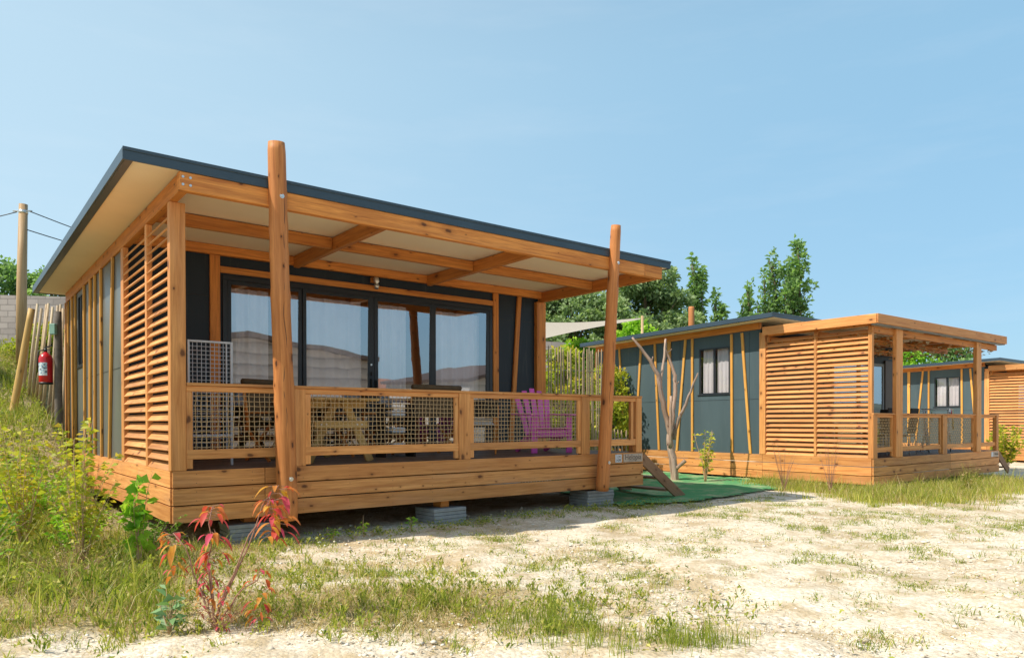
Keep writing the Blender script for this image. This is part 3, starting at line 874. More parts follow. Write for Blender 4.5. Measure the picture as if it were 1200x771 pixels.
def a_table():
    x, y, z = w1(2.25, 1.25)
    t = thing('trestle_table', 'unpainted pine picnic table with A shaped legs on the near terrace', 'table', (x, y, z), C1[2]); t.scale = (1.12, 1.12, 1.14)
    for yy in (-.62, .62):
        for sg in (-1, 1):
            mb = MB(); mb.board((sg*.06, yy, .72), (sg*.40, yy, .0), .095, .04, (1, 0, 0)); part(mb, 'leg', WT, t)
        mb = MB(); mb.box(-.34, .34, yy-.062, yy-.022, .40, .49); part(mb, 'crossbar', WT, t)
        mb = MB(); mb.box(-.36, .36, yy+.022, yy+.06, .64, .72); part(mb, 'crossbar', WT, t)
        mb = MB()
        for sg in (-1, 1):
            for dx in (.20, .26): mb.tube([(sg*dx, yy-.063, .45-.02*dx), (sg*dx, yy-.068, .45-.02*dx)], .011, 8)
        part(mb, 'bolt', STEEL, t, 0)
    for k in range(6):
        mb = MB(); xx = -.35+k*.14; mb.box(xx-.065, xx+.065, -.85, .85, .722, .757); part(mb, 'top_board', WT, t)
    mb = MB(); mb.board((0, -.6, .40), (0, 0, .70), .07, .04, (0, 0, 1)); mb.board((0, .6, .40), (0, .02, .70), .07, .04, (0, 0, 1)); part(mb, 'brace', WT, t)
a_table()

def fold_chair(u, v, rz, label, fab, wide=.56, back=1.12, cloth=None):
    x, y, z = w1(u, v)
    t = thing('folding_chair', label, 'chair', (x, y, z), C1[2]+rz, 'wooden folding chairs on the near terrace')
    h = wide/2
    for sx in (-1, 1):
        mb = MB(); mb.board((sx*h, -.30, 0), (sx*h, .30, .50), .045, .028, (0, 1, 0)); part(mb, 'leg', WD, t)
        mb = MB(); mb.board((sx*(h-.035), .32, 0), (sx*(h-.035), -.26, .50), .045, .028, (0, 1, 0)); part(mb, 'leg', WD, t)
        mb = MB(); mb.board((sx*h, .20, .42), (sx*h, .34, back), .045, .028, (0, 1, 0)); part(mb, 'back_post', WD, t)
        mb = MB(); mb.box(sx*h-.03, sx*h+.03, -.28, .26, .66, .69); part(mb, 'armrest', WD, t)
    mb = MB(); mb.box(-h+.03, h-.03, -.24, .22, .45, .475); part(mb, 'seat', fab, t)
    # cushioned back hung over the posts: rounded top
    mb = MB(); pts = [(0, .26, .66), (0, .31, .90), (0, .335, back-.04), (0, .335, back+.02)]
    n = 14
    mb.tube([(-h-.02, .335, back-.005), (h+.02, .335, back-.005)], .045, 12)
    mb.board((0, .27, .62), (0, .335, back), wide+.02, .05, (1, 0, 0)); part(mb, 'backrest', fab, t, .01)
    if cloth:
        mb = MB(); mb.box(-h+.06, h-.1, -.20, .15, .478, .52); mb.box(-h+.08, h-.12, -.19, .14, .522, .56); mb.box(-h+.07, h-.11, -.18, .13, .562, .60); part(mb, 'cushion', cloth, t, .012)
fold_chair(1.72, 1.55, .25, 'wooden folding chair with brown cushion back, left of the picnic table', BROWNF)
fold_chair(4.33, 1.75, math.pi+.05, 'wide wooden folding seat with brown back, in the middle of the terrace', BROWNF, .92, 1.10)
fold_chair(5.15, 1.3, math.pi-.6, 'dark wooden folding chair with a pale cushion next to the purple armchair', DARKF, .52, .86, WHITE)
fold_chair(3.25, 2.05, .1, 'dark wooden folding chair standing near the sliding doors', DARKF, .52, .84)

def side_shelf():
    x, y, z = w1(3.55, 1.35)
    t = thing('shoe_shelf', 'low dark shelf with three white folded bundles behind the wire railing', 'shelf', (x, y, z), C1[2])
    mb = MB()
    for sx in (-.26, .26): mb.box(sx-.012, sx+.012, -.15, .15, 0, .82)
    part(mb, 'side', DARKF, t)
    for k, zz in enumerate((.12, .36, .62)):
        mb = MB(); mb.box(-.247, .247, -.15, .15, zz-.012, zz+.008); part(mb, 'shelf_board', DARKF, t)
        mb = MB()
        for q in range(2): mb.box(-.12+R.uniform(-.02, .02), .10, -.13, .1, zz+.012+q*.045, zz+.05+q*.045)
        part(mb, 'bundle', WHITE, t, .012)
side_shelf()

def wire_gate():
    x, y, z = w1(.40, .85)
    t = thing('mesh_gate', 'upright white framed wire mesh gate standing behind the railing at the near corner', 'gate', (x, y, z), C1[2])
    a, b, z0, z1 = 0, .50, .13, 1.555; mb = MB()
    mb.box(a-.01, a+.015, -.012, .012, z0, z1); mb.box(b, b+.03, -.012, .012, .0, z1); mb.box(a+.016, b-.001, -.012, .012, z1-.025, z1); mb.box(a+.016, b-.001, -.012, .012, z0, z0+.025)
    mb.box(a+.016, b-.001, -.012, .012, .36, .385); mb.box(b-.055, b-.04, -.012, .012, z0+.026, z1-.026)
    part(mb, 'frame', WHITE, t)
    mb = MB(); k = a+.05
    while k < b-.06: mb.tube([(k, 0, z0), (k, 0, z1)], .0045, 4); k += .052
    zz = z0+.05
    while zz < z1: mb.tube([(a, .006, zz), (b, .006, zz)], .0045, 4); zz += .052
    part(mb, 'wire_mesh', WHITE, t, 0)
wire_gate()

# ------------------------------------------------------------------ things on the second terrace
def terrace2():
    x, y, z = w1(4.95, .75, 0, C2)
    t = thing('drying_rack', 'white folding clothes airer with a few garments on the pergola terrace', 'clothes airer', (x, y, z), C2[2]+.3)
    for sy in (-.28, .28):
        for sg in (-1, 1):
            mb = MB(); mb.tube([(sg*.50, sy, .0), (-sg*.30, sy, 1.10)], .016, 8); part(mb, 'leg', WHITE, t, 0)
    mb = MB()
    for k in range(8): mb.tube([(-.75+k*.21, -.3, 1.12), (-.75+k*.21, .3, 1.12)], .008, 6)
    for sy in (-.3, .3): mb.tube([(-.85, sy, 1.12), (.85, sy, 1.12)], .012, 6)
    part(mb, 'rack', WHITE, t, 0)
    def cloth(nm, lab, m, u0, u1, sy, drop, cat='garment'):
        V = []; F = []; n = 12
        for i in range(n+1):
            for j in range(9):
                tt = j/8; xx = u0+(u1-u0)*i/n+.02*math.sin(j); yy = sy-.02-.02*math.sin(i*1.3+j*.5)*tt; V.append((xx, yy, 1.13-drop*tt*(1-.12*math.sin(i*.9))))
        for i in range(n):
            for j in range(8): b = i*9+j; F.append((b, b+1, b+10, b+9))
        o = fast(nm, V, F, [.5]*len(V), m, None, (x, y, z), True); o.rotation_euler = (0, 0, C2[2]+.3); tag(o, lab, cat)
    cloth('towel', 'white towel draped over the clothes airer', WHITE, -.78, -.2, -.31, .10, 'towel')
    cloth('garment', 'small dark red garment hung on the clothes airer', REDM, -.12, .12, -.31, .14)
    cloth('garment', 'bright green garment hung low inside the clothes airer', GREENP, -.55, -.25, .1, .32)
    cloth('garment', 'yellow garment hung at the right of the clothes airer', YELP, .42, .62, -.31, .52)
    x2, y2, z2 = w1(4.05, .55, 0, C2)
    b = thing('leaning_board', 'grey ironing board standing upright beside the clothes airer', 'ironing board', (x2, y2, z2), C2[2]+.2)
    mb = MB(); n = 18; V = []
    outline = []
    for i in range(24):
        a = i/24*2*math.pi; w_ = .17*(1-.25*max(0, math.sin(a))); outline.append((w_*math.cos(a)*1.0, .44+.44*math.copysign(abs(math.sin(a))**.7, math.sin(a))))
    for yy, fl in ((0, 1), (.02, 0)):
        bse = len(mb.v); mb.v += [(p[0], yy+.12*p[1], p[1]) for p in outline]; mb.t += [.5]*24
        idx = list(range(bse, bse+24)); mb.f.append(tuple(idx if fl else idx[::-1])); mb.uv.append(tuple((0, 0) for _ in idx)); mb.sm.append(False)
    for i in range(24):
        j = (i+1) % 24; mb.f.append((j, i, 24+i, 24+j)); mb.uv.append(((0, 0),)*4); mb.sm.append(False)
    part(mb, 'board', GREYB, b, 0)
    mb = MB(); mb.tube([(-.15, .25, 0), (.1, .05, .6)], .01, 6); mb.tube([(.15, .25, 0), (-.1, .05, .6)], .01, 6); part(mb, 'leg', WHITE, b, 0)
    x3, y3, z3 = w1(2.5, 1.45, 0, C2)
    tb = thing('garden_table', 'dark rectangular garden table under the pergola', 'table', (x3, y3, z3), C2[2])
    mb = MB(); mb.box(-.75, .75, -.42, .42, .71, .74); part(mb, 'tabletop', DARKF, tb)
    for sx in (-.68, .68):
        for sy in (-.36, .36): mb = MB(); mb.box(sx-.025, sx+.025, sy-.025, sy+.025, 0, .708); part(mb, 'leg', DARKF, tb)
    for i, (uu, vv, rz, lab) in enumerate(((1.9, .75, math.pi, 'dark garden chair under the pergola, left of the pair facing the table'), (2.9, .72, math.pi+.1, 'dark garden chair under the pergola, right of the pair facing the table'), (3.75, 1.5, -1.5, 'dark garden chair at the far end of the pergola table'))):
        xx, yy, zz = w1(uu, vv, 0, C2)
        c = thing('garden_chair', lab, 'chair', (xx, yy, zz), C2[2]+rz, 'dark chairs around the pergola table')
        mb = MB(); mb.box(-.24, .24, -.22, .22, .43, .46); part(mb, 'seat', DARKF, c)
        mb = MB(); mb.board((0, .22, .50), (0, .30, 1.12), .54, .03, (1, 0, 0)); part(mb, 'backrest', DARKF, c, .01)
        for sx in (-.24, .24):
            mb = MB(); mb.tube([(sx, -.22, 0), (sx, -.21, .63)], .014, 6); part(mb, 'leg', WHITE, c, 0)
            mb = MB(); mb.tube([(sx, .26, 0), (sx, .22, .5), (sx, .30, 1.1)], .014, 6); part(mb, 'leg', WHITE, c, 0)
            mb = MB(); mb.box(sx-.02, sx+.02, -.22, .25, .63, .65); part(mb, 'armrest', WHITE, c)
    # folded striped deck cloth leaning
    x4, y4, z4 = w1(2.0, 1.5, .742, C2)
    pr = thing('folded_parasol', 'folded grey and white striped sunshade lying across the pergola table', 'sunshade', (x4, y4, z4), C2[2]+.1)
    for k in range(7):
        mb = MB(); mb.tube([(-.45+k*.03, -.12+.04*k, .05+.02*k), (.1+k*.02, -.1+.04*k, .40-.03*k), (.45+k*.02, -.08+.04*k, .12)], [.02, .035, .02], 6); part(mb, 'fold', WHITE if k % 2 else GREYB, pr, 0)
terrace2()

# ------------------------------------------------------------------ foliage tools
def leaves(C, N, size, asp=.45, droop=.2, spread=1.0):
    """diamond leaves folded along a midrib. C (n,3) attach points, N (n,3) directions"""
    n = len(C); N = N/np.linalg.norm(N, axis=1, keepdims=True)
    up = NR.normal(size=(n, 3)); S = np.cross(N, up); S /= np.linalg.norm(S, axis=1, keepdims=True)
    U = np.cross(S, N)
    L = (size*(.6+.8*NR.random(n)))[:, None] if np.isscalar(size) else size[:, None]
    W = L*asp*.5
    tip = C+N*L+np.array([0, 0, -1])*L*droop; mid = C+N*L*.5
    a = mid+S*W+U*W*.35; b = mid-S*W+U*W*.35
    V = np.stack([C, a, tip, b], 1).reshape(-1, 3)
    F = np.arange(n*4).reshape(n, 4)
    return V, F
def join(parts):
    V, F, T = [], [], []; o = 0
    for v, f, t in parts:
        V.append(v); F.append(f+o); T.append(t); o += len(v)
    return np.concatenate(V), np.concatenate(F), np.concatenate(T)

LEAF_G = leafmat('green_leaf', (.09, .18, .025), (.19, .34, .04), (.34, .48, .07))
LEAF_Y = leafmat('yellow_green_leaf', (.26, .34, .035), (.56, .56, .06), (.82, .58, .08))
LEAF_LG = leafmat('lime_leaf', (.16, .38, .035), (.38, .62, .05), (.60, .76, .10))
LEAF_R = leafmat('red_leaf', (.72, .40, .06), (.66, .10, .06), (.72, .09, .19), .45)
LEAF_P = leafmat('pine_needle', (.13, .20, .085), (.30, .40, .18), (.50, .60, .30), .4)
LEAF_PO = leafmat('poplar_leaf', (.11, .21, .07), (.27, .42, .15), (.50, .64, .30), .5)
LEAF_B = leafmat('bluish_leaf', (.13, .26, .10), (.26, .42, .18), (.5, .58, .42), .3)
GRASS_G = leafmat('green_grass', (.14, .21, .03), (.42, .44, .07), (.74, .64, .19), .48)
GRASS_D = leafmat('dry_grass', (.34, .20, .08), (.66, .48, .22), (.84, .72, .46), .35)
BARK = plain('bark', (.13, .09, .06), .9, var=.3, scale=5, bump=.5)
STEMM = plain('weed_stem', (.50, .33, .18), .8, var=.3, scale=5)
STEMR = plain('red_stem', (.30, .15, .10), .7, var=.2, scale=5)

def blades(X, Y, H, W, lean=.35, seg=2):
    n = len(X); Z = ground_z(X, Y)-.01
    a = NR.random(n)*2*math.pi; d = np.stack([np.cos(a), np.sin(a), np.zeros(n)], 1); sd = np.stack([-np.sin(a), np.cos(a), np.zeros(n)], 1)
    rot = NR.random(n)*2*math.pi; sd = np.stack([np.cos(rot), np.sin(rot), np.zeros(n)], 1)
    B = np.stack([X, Y, Z], 1); ln = (lean*(.3+NR.random(n)))[:, None]
    Hh = H[:, None]; Ww = W[:, None]
    up = np.array([0, 0, 1.0])
    m = B+up*Hh*.55+d*Hh*ln*.35; t = B+up*Hh*(1-.25*ln)+d*Hh*ln
    V = np.stack([B-sd*Ww/2, B+sd*Ww/2, m+sd*Ww*.42, m-sd*Ww*.42, t+sd*Ww*.06, t-sd*Ww*.06], 1).reshape(-1, 3)
    i = np.arange(n)[:, None]*6
    F = np.stack([i+np.array([0, 1, 2, 3]), i+np.array([3, 2, 4, 5])], 1).reshape(-1, 4)
    return V, F

def in_cabin(X, Y, m=.0):
    r = np.zeros(len(X), bool)
    for c, L in ((C1, 7.74), (C2, 7.02), (C3, 7.02)):
        ca, sa = math.cos(c[2]), math.sin(c[2]); dx, dy = X-c[0], Y-c[1]; u = dx*ca+dy*sa; v = -dx*sa+dy*ca
        r |= (u > -m) & (u < L+m) & (v > -m+.0) & (v < 8.7)
    return r

def clump_field(n, x0, x1, y0, y1, density, k=14, spread=.05):
    """clustered sample positions following a density function"""
    nc = max(1, n//k); X = []; Y = []
    while sum(map(len, X)) < n:
        cx = NR.uniform(x0, x1, nc*3); cy = NR.uniform(y0, y1, nc*3)
        # prefer near positions like a perspective view does
        keep = NR.random(nc*3) < density(cx, cy)
        cx, cy = cx[keep], cy[keep]
        if len(cx) == 0: continue
        px = np.repeat(cx, k)+NR.normal(0, spread, len(cx)*k); py = np.repeat(cy, k)+NR.normal(0, spread, len(cx)*k)
        X.append(px); Y.append(py)
    X = np.concatenate(X)[:n]; Y = np.concatenate(Y)[:n]
    ok = ~in_cabin(X, Y, .03); return X[ok], Y[ok]

def patch(x, y):
    return .5+.5*np.sin(x*2.3+1.7*np.sin(y*1.9))*np.sin(y*3.1+1.3*np.sin(x*2.7+1))

def grass():
    P = []
    # green grass: foreground
    X, Y = clump_field(8500, -6, 4, 3.4, 9, lambda x, y: np.clip(veg(x, y)*sstep(.35, .8, patch(x*1.6, y*1.5)), 0, 1), 16, .028)
    H = NR.gamma(3, .022, len(X))*(.5+.9*veg(X, Y))+.02
    v, f = blades(X, Y, H, np.full(len(X), .0055)+NR.random(len(X))*.006, .55); P.append((v, f, np.repeat(np.clip(NR.normal(.5, .25, len(X)), 0, 1), 6)))
    # right sprigs in the foreground patch, taller
    X, Y = clump_field(1500, -1, 1.8, 4.3, 5.6, lambda x, y: np.maximum(np.exp(-(((x-.25)/.28)**2+((y-4.95)/.2)**2)), .5*np.exp(-(((x-.9)/.5)**2+((y-4.6)/.18)**2))), 30, .05)
    H = NR.gamma(4, .023, len(X))+.02
    v, f = blades(X, Y, H, np.full(len(X), .005), .3); P.append((v, f, np.repeat(np.clip(NR.normal(.4, .2, len(X)), 0, 1), 6)))
    # bank to the left
    def bank(x, y):
        u, v_ = _uv(x, y); return sstep(.3, -.7, u)*sstep(-4, -1.5, v_)*(.45+.55*patch(x*.7, y*.7))*sstep(16, 12, v_)
    X, Y = clump_field(24000, -14, -2.5, 5, 20, bank, 14, .06)
    H = NR.gamma(4, .045, len(X))+.04
    v, f = blades(X, Y, H, np.full(len(X), .008)+NR.random(len(X))*.006, .5); P.append((v, f, np.repeat(np.clip(NR.normal(.45, .28, len(X)), 0, 1), 6)))
    # strip before the second cabin
    def strip(x, y):
        u2, v2 = uvn(x, y, C2)
        a = np.exp(-((v2+.95)/.75)**2)*sstep(-3.2, -.6, u2)*sstep(6.2, 2.4, u2)
        b = np.exp(-((u2+.85)/.60)**2)*sstep(2.8, .8, v2)*sstep(-2.6, -.4, v2)
        return np.clip(np.maximum(a, b), 0, 1)*(.15+.85*patch(x*1.3, y*1.3))
    X, Y = clump_field(30000, 4, 14, 11, 21, strip, 16, .07)
    H = NR.gamma(3, .038, len(X))+.02
    v, f = blades(X, Y, H, np.full(len(X), .008)+NR.random(len(X))*.005, .4); P.append((v, f, np.repeat(np.clip(NR.normal(.6, .25, len(X)), 0, 1), 6)))
    # sparse tufts over the gravel
    X, Y = clump_field(38000, -3, 13, 4.5, 14, lambda x, y: .02+.5*sstep(.45, .85, patch(x*1.1+.4, y*1.2)), 22, .045)
    H = NR.gamma(3, .012, len(X))+.010
    v, f = blades(X, Y, H, np.full(len(X), .006), .8); P.append((v, f, np.repeat(np.clip(NR.normal(.35, .25, len(X)), 0, 1), 6)))
    V, F, T = join(P)
    tag(fast('grass', V, F, T, GRASS_G), 'patchy yellow green grass growing through the gravel and on the bank', 'grass', kind='stuff')
    P = []
    X, Y = clump_field(46000, -6, 4, 3.4, 9, lambda x, y: np.clip(veg(x, y)*(1.15-.6*patch(x, y)), 0, 1), 20, .07)
    H = NR.gamma(3, .020, len(X))*(.4+.9*veg(X, Y))+.01
    v, f = blades(X, Y, H, np.full(len(X), .003)+NR.random(len(X))*.002, 1.4); P.append((v, f, np.repeat(NR.random(len(X)), 6)))
    X, Y = clump_field(15000, -14, -2.5, 5, 20, bank, 14, .1)
    H = NR.gamma(4, .045, len(X))+.04
    v, f = blades(X, Y, H, np.full(len(X), .005), 1.0); P.append((v, f, np.repeat(NR.random(len(X)), 6)))
    X, Y = clump_field(14000, 4, 14, 11, 21, strip, 16, .09)
    H = NR.gamma(3, .040, len(X))+.02
    v, f = blades(X, Y, H, np.full(len(X), .006), .8); P.append((v, f, np.repeat(NR.random(len(X)), 6)))
    X, Y = clump_field(30000, -3, 12, 4.5, 13, lambda x, y: .01+.6*sstep(.45, .85, patch(x*1.0+.2, y*1.1)), 30, .09)
    H = NR.gamma(3, .007, len(X))+.006
    v, f = blades(X, Y, H, np.full(len(X), .005), 2.2); P.append((v, f, np.repeat(NR.random(len(X)), 6)))
    V, F, T = join(P)
    tag(fast('dry_grass', V, F, T, GRASS_D), 'dry straw coloured grass matted over the gravel', 'dry grass', kind='stuff')
    # ground-hugging broad leaves
    P = []
    for (n, box, dn, sz) in ((9000, (-6, 3, 3.5, 8.5), lambda x, y: np.clip(veg(x, y)*patch(x+2, y), 0, 1), .035),
                             (30000, (-14, -3, 5.5, 18), bank, .075), (2200, (-3, 6, 7.6, 12.5), lambda x, y: np.exp(-((uvn(x, y, C1)[1]+.28)/.22)**2)*.6*sstep(-.3, .4, uvn(x, y, C1)[0]), .04),
                             (26000, (-1, 11, 5, 13), lambda x, y: .03+.5*sstep(.45, .85, patch(x*1.1+.4, y*1.2)), .022)):
        X, Y = clump_field(n, *box, dn, 10, .03)
        Z = ground_z(X, Y)+NR.random(len(X))**1.5*sz*2.2
        N = NR.normal(size=(len(X), 3)); N[:, 2] = np.abs(N[:, 2])*.9+.3
        v, f = leaves(np.stack([X, Y, Z], 1), N, sz, .38); P.append((v, f, np.repeat(np.clip(NR.normal(.45, .3, len(X)), 0, 1), 4)))
    X, Y = clump_field(9000, -5, 2.4, 4.3, 8.5, lambda x, y: np.clip(veg(x, y)*sstep(.4, .8, patch(x*1.9+1, y*1.7)), 0, 1), 14, .016)
    Z = ground_z(X, Y)+NR.random(len(X))*.09; N = NR.normal(size=(len(X), 3))*.45; N[:, 2] = 1
    v, f = leaves(np.stack([X, Y, Z], 1), N, .05, .26); P.append((v, f, np.repeat(np.clip(NR.normal(.5, .3, len(X)), 0, 1), 4)))
    V, F, T = join(P)
    tag(fast('ground_weeds', V, F, T, GRASS_G), 'low broad leaved weeds scattered over gravel and bank', 'weeds', kind='stuff')
def uvn(x, y, c):
    ca, sa = math.cos(c[2]), math.sin(c[2]); dx, dy = x-c[0], y-c[1]; return dx*ca+dy*sa, -dx*sa+dy*ca
grass()

def pebbles():
    n = 15000
    r = 3.6+NR.random(n)**1.3*10; a = NR.uniform(.75, 2.4, n)
    X = r*np.cos(a); Y = r*np.sin(a); ok = ~in_cabin(X, Y, -.6) & (NR.random(n) > veg(X, Y)*.75); X, Y, r = X[ok], Y[ok], r[ok]; n = len(X)
    s = NR.gamma(2, .0048, n)+.004; s = np.minimum(s, .04)
    base = np.array([(1, 0, 0), (0, 1, 0), (-1, 0, 0), (0, -1, 0), (.1, .1, .75), (0, 0, -.5)], float)
    jit = 1+.35*NR.normal(size=(n, 6, 1)).clip(-1.5, 1.5)*.6
    rot = NR.random(n)*6.28; ca, sa = np.cos(rot), np.sin(rot)
    P = base[None]*jit*np.stack([s, s*.75, s*.6], 1)[:, None, :]
    x = P[..., 0]*ca[:, None]-P[..., 1]*sa[:, None]; y = P[..., 0]*sa[:, None]+P[..., 1]*ca[:, None]
    V = np.stack([x+X[:, None], y+Y[:, None], P[..., 2]+(ground_z(X, Y)+s*.1)[:, None]], -1).reshape(-1, 3)
    f = np.array([(0, 1, 4), (1, 2, 4), (2, 3, 4), (3, 0, 4), (1, 0, 5), (2, 1, 5), (3, 2, 5), (0, 3, 5)])
    F = (np.arange(n)[:, None, None]*6+f[None]).reshape(-1, 3)
    s_ = NT('limestone'); t = s_.attr('tint').outputs['Fac']
    s_.bsdf(s_.ramp(t, [(0.0, (.50, .40, .29)), (.5, (.76, .67, .54)), (1.0, (.92, .86, .76))]), .9)
    tag(fast('pebbles', V, F, np.repeat(NR.random(n), 6), s_.m), 'pale limestone pebbles strewn over the gravel yard', 'pebbles', kind='stuff')
pebbles()

# ------------------------------------------------------------------ individual plants
def stemmed(name, label, cat, x, y, height, spread, nst, lsize, mat, stemmat=STEMM, dens=26, group=None, asp=.4, lean=(0, 0), leaf_from=.2, droop=.25, stem_r=.006, tips=None):
    g = gz(x, y); t = thing(name, label, cat, (x, y, g), 0, group)
    mb = MB(); Cs = []; Ns = []
    for k in range(nst):
        a = R.random()*6.28
        if tips: tx, ty, tz = tips[k % len(tips)]
        else: s_ = spread*math.sqrt(R.random()); tx, ty, tz = math.cos(a)*s_+lean[0], math.sin(a)*s_+lean[1], height*R.uniform(.55, 1.05)
        bx, by = math.cos(a)*.05*spread, math.sin(a)*.05*spread
        pts = []; n = 9
        w1_, w2_ = R.uniform(-1, 1), R.uniform(-1, 1)
        for i in range(n):
            q = i/(n-1); b = q**1.35
            pts.append(Vector((bx+(tx-bx)*b+.03*height*math.sin(q*5+w1_*3)*w1_*q, by+(ty-by)*b+.03*height*math.cos(q*4+w2_)*w2_*q, tz*q)))
        r = stem_r*R.uniform(.7, 1.2)
        mb.tube(pts, [r*(1-.75*i/(n-1)) for i in range(n)], 5)
        m = int(dens*R.uniform(.7, 1.3))
        for i in range(m):
            q = leaf_from+(1-leaf_from)*R.random()**.8; f_ = q*(n-1); i0 = min(int(f_), n-2); p = pts[i0].lerp(pts[i0+1], f_-i0)
            a2 = R.random()*6.28; off = R.uniform(0, .10)*height*(1.1-q)*.6
            d = Vector((math.cos(a2), math.sin(a2), R.uniform(-.1, .8)))
            Cs.append(p+d*off); Ns.append(d)
            if off > .02 and R.random() < .35: mb.tube([p, p+d*off], r*.35, 3, caps=False)
    mb.build('stem', stemmat, t)
    if Cs:
        v, f = leaves(np.array(Cs), np.array(Ns), lsize, asp, droop)
        fast('foliage', v, f, np.repeat(np.clip(NR.normal(.5, .28, len(Cs)), 0, 1), 4), mat, t)
    return t
gy = 'yellow green shrubs on the bank'
stemmed('shrub', 'big twiggy shrub with small yellow leaves in front of the near cabin\'s slatted side', 'shrub', -4.12, 6.85, 1.40, .50, 26, .07, LEAF_Y, dens=30, stem_r=.005, group=gy, asp=.5)
stemmed('shrub', 'yellow leaved shrub at the left edge with orange tips', 'shrub', -5.25, 7.7, 1.35, .48, 22, .075, LEAF_Y, dens=30, group=gy, asp=.5)
stemmed('shrub', 'green shrub low on the bank behind the yellow ones', 'shrub', -6.3, 9.6, .9, .55, 18, .06, LEAF_LG, dens=42, group=gy, asp=.5)
stemmed('shrub', 'orange tipped shrub highest on the bank left of the cabin wall', 'shrub', -6.0, 8.7, 1.3, .3, 10, .07, LEAF_Y, dens=30, group=gy, asp=.5)
stemmed('shrub', 'dense low green shrub at the left edge of the foreground', 'shrub', -5.0, 6.7, .65, .5, 18, .045, LEAF_G, dens=44, group=gy, asp=.5)
stemmed('broadleaf_weed', 'lime green broad leaved weed right beside the big yellow shrub', 'weed', -3.62, 6.95, .95, .16, 7, .10, LEAF_LG, dens=17, asp=.85, group='large weeds')
stemmed('shrub', 'low green weed bush hugging the near corner of the cabin', 'shrub', -3.75, 7.45, .42, .35, 16, .045, LEAF_G, dens=34, group=gy)
stemmed('broadleaf_weed', 'bluish green thistle like weed with one white leaf, left of the red plant', 'weed', -2.32, 4.85, .30, .10, 8, .11, LEAF_B, dens=5, asp=.36, leaf_from=.1, group='large weeds')
def twig_ball(x, y, n, sp, h, name, label):
    t = stemmed(name, label, 'dry weeds', x, y, h, sp, n, .02, GRASS_D, STEMR, dens=8, stem_r=.0025, leaf_from=.3)
twig_ball(-2.0, 4.9, 40, .30, .26, 'dry_stalks', 'tangle of dry brown stalks at the foot of the red plant')
twig_ball(-3.9, 6.3, 50, .5, .34, 'dry_stalks', 'tangle of dry straw stalks below the big yellow shrub')

for (x, y, h) in ((-5.9, 8.0, .55), (-6.6, 8.7, .6), (-5.0, 8.3, .5), (-7.4, 10.2, .5), (-6.9, 9.6, .6), (-4.6, 7.6, .45), (-5.6, 6.5, .5), (-4.6, 5.9, .35)):
    stemmed('green_weed', 'bright green leafy weed among the shrubs on the left bank', 'weed', x, y, h, .38, 16, .07, LEAF_LG, dens=24, asp=.45, group='green weeds on the left bank')
def red_plant():
    x, y = -2.08, 4.98; g = gz(x, y)
    t = thing('sumac_sapling', 'sapling with drooping red and orange leaves in the foreground', 'sapling', (x, y, g))
    mb = MB(); Cs = []; Ns = []; Sz = []
    tips = [(.42, .10, 1.0, 1.1), (.40, .0, .93, .9), (-.06, .05, .86, 1.0), (-.24, 0, .68, .9), (-.02, .02, .55, .7), (.36, -.05, .42, .8), (.12, -.1, .34, .5), (-.16, .1, .45, .6)]
    for (tx, ty, tz, ls) in tips:
        pts = []
        for i in range(8):
            q = i/7; pts.append(Vector((.04*R.uniform(-1, 1)*q+tx*q**1.2, ty*q, tz*q)))
        mb.tube(pts, [.008*(1-.55*i/7) for i in range(8)], 6)
        tip = pts[-1]
        for k in range(30):
            a = R.random()*6.28; d = Vector((math.cos(a), math.sin(a), R.uniform(-.75, .45)))
            base = tip+Vector((R.uniform(-.03,.03), 0, -R.random()**1.5*.34))
            e = base+d*.05*ls; mb.tube([base, e], .002, 3, caps=False)
            Cs.append(e); Ns.append(d); Sz.append(R.uniform(.04, .105)*ls)
    mb.build('stem', STEMR, t)
    # leaves with a midrib fold and curl: strips of 4 quads
    V = []; F = []; T = []
    for c, d, L in zip(Cs, Ns, Sz):
        d = Vector(d).normalized(); side = d.cross(Vector((0, 0, 1))).normalized(); up = side.cross(d).normalized()
        ti = R.random(); b = len(V); wmax = L*.22
        for i in range(6):
            q = i/5; ce = c+d*L*q+Vector((0, 0, -1))*(L*.75*q*q); w = wmax*math.sin(math.pi*min(1, q*.95+.05))**.8
            fold = up*w*.45
            V += [ce-side*w+fold, ce, ce+side*w+fold]; T += [max(0, min(1, ti+R.uniform(-.06, .06)))]*3
        for i in range(5):
            k = b+i*3; F += [(k, k+1, k+4, k+3), (k+1, k+2, k+5, k+4)]
    fast('foliage', [tuple(v) for v in V], F, T, LEAF_R, t, smooth=True)
red_plant()

# weeds along the terrace foot, shrub by the bare tree, dry weeds, right edge shrub
for i, (u, v, h, lab) in enumerate(((2.15, -.35, .26, 'small upright green weed in the shade edge below the near railing'), (2.85, -.30, .20, 'pale yellow tipped weed in front of the slab stack'), (1.75, -.3, .16, 'low leafy weed at the foot of the leaning log'))):
    x, y, _ = w1(u, v); stemmed('small_weed', lab, 'weed', x, y, h, .08, 5, .07, LEAF_LG, dens=6, asp=.3, group='small weeds at the terrace foot')
stemmed('shrub', 'slender yellow leaved shrub beside the bare branched tree', 'shrub', 4.55, 16.9, 1.25, .30, 11, .10, LEAF_Y, dens=14, asp=.5, leaf_from=.25, stem_r=.012)
stemmed('dry_stalks', 'thin dry weed stalks in front of the slatted screen corner', 'dry weeds', 5.75, 15.2, 1.0, .35, 16, .03, GRASS_D, STEMR, dens=3, stem_r=.006, group='dry stalks before the second cabin')
stemmed('dry_stalks', 'tall dry stalks with yellow tips before the long slatted screen', 'dry weeds', 6.6, 14.9, 1.35, .35, 12, .035, LEAF_Y, STEMR, dens=4, stem_r=.005, leaf_from=.6, group='dry stalks before the second cabin')
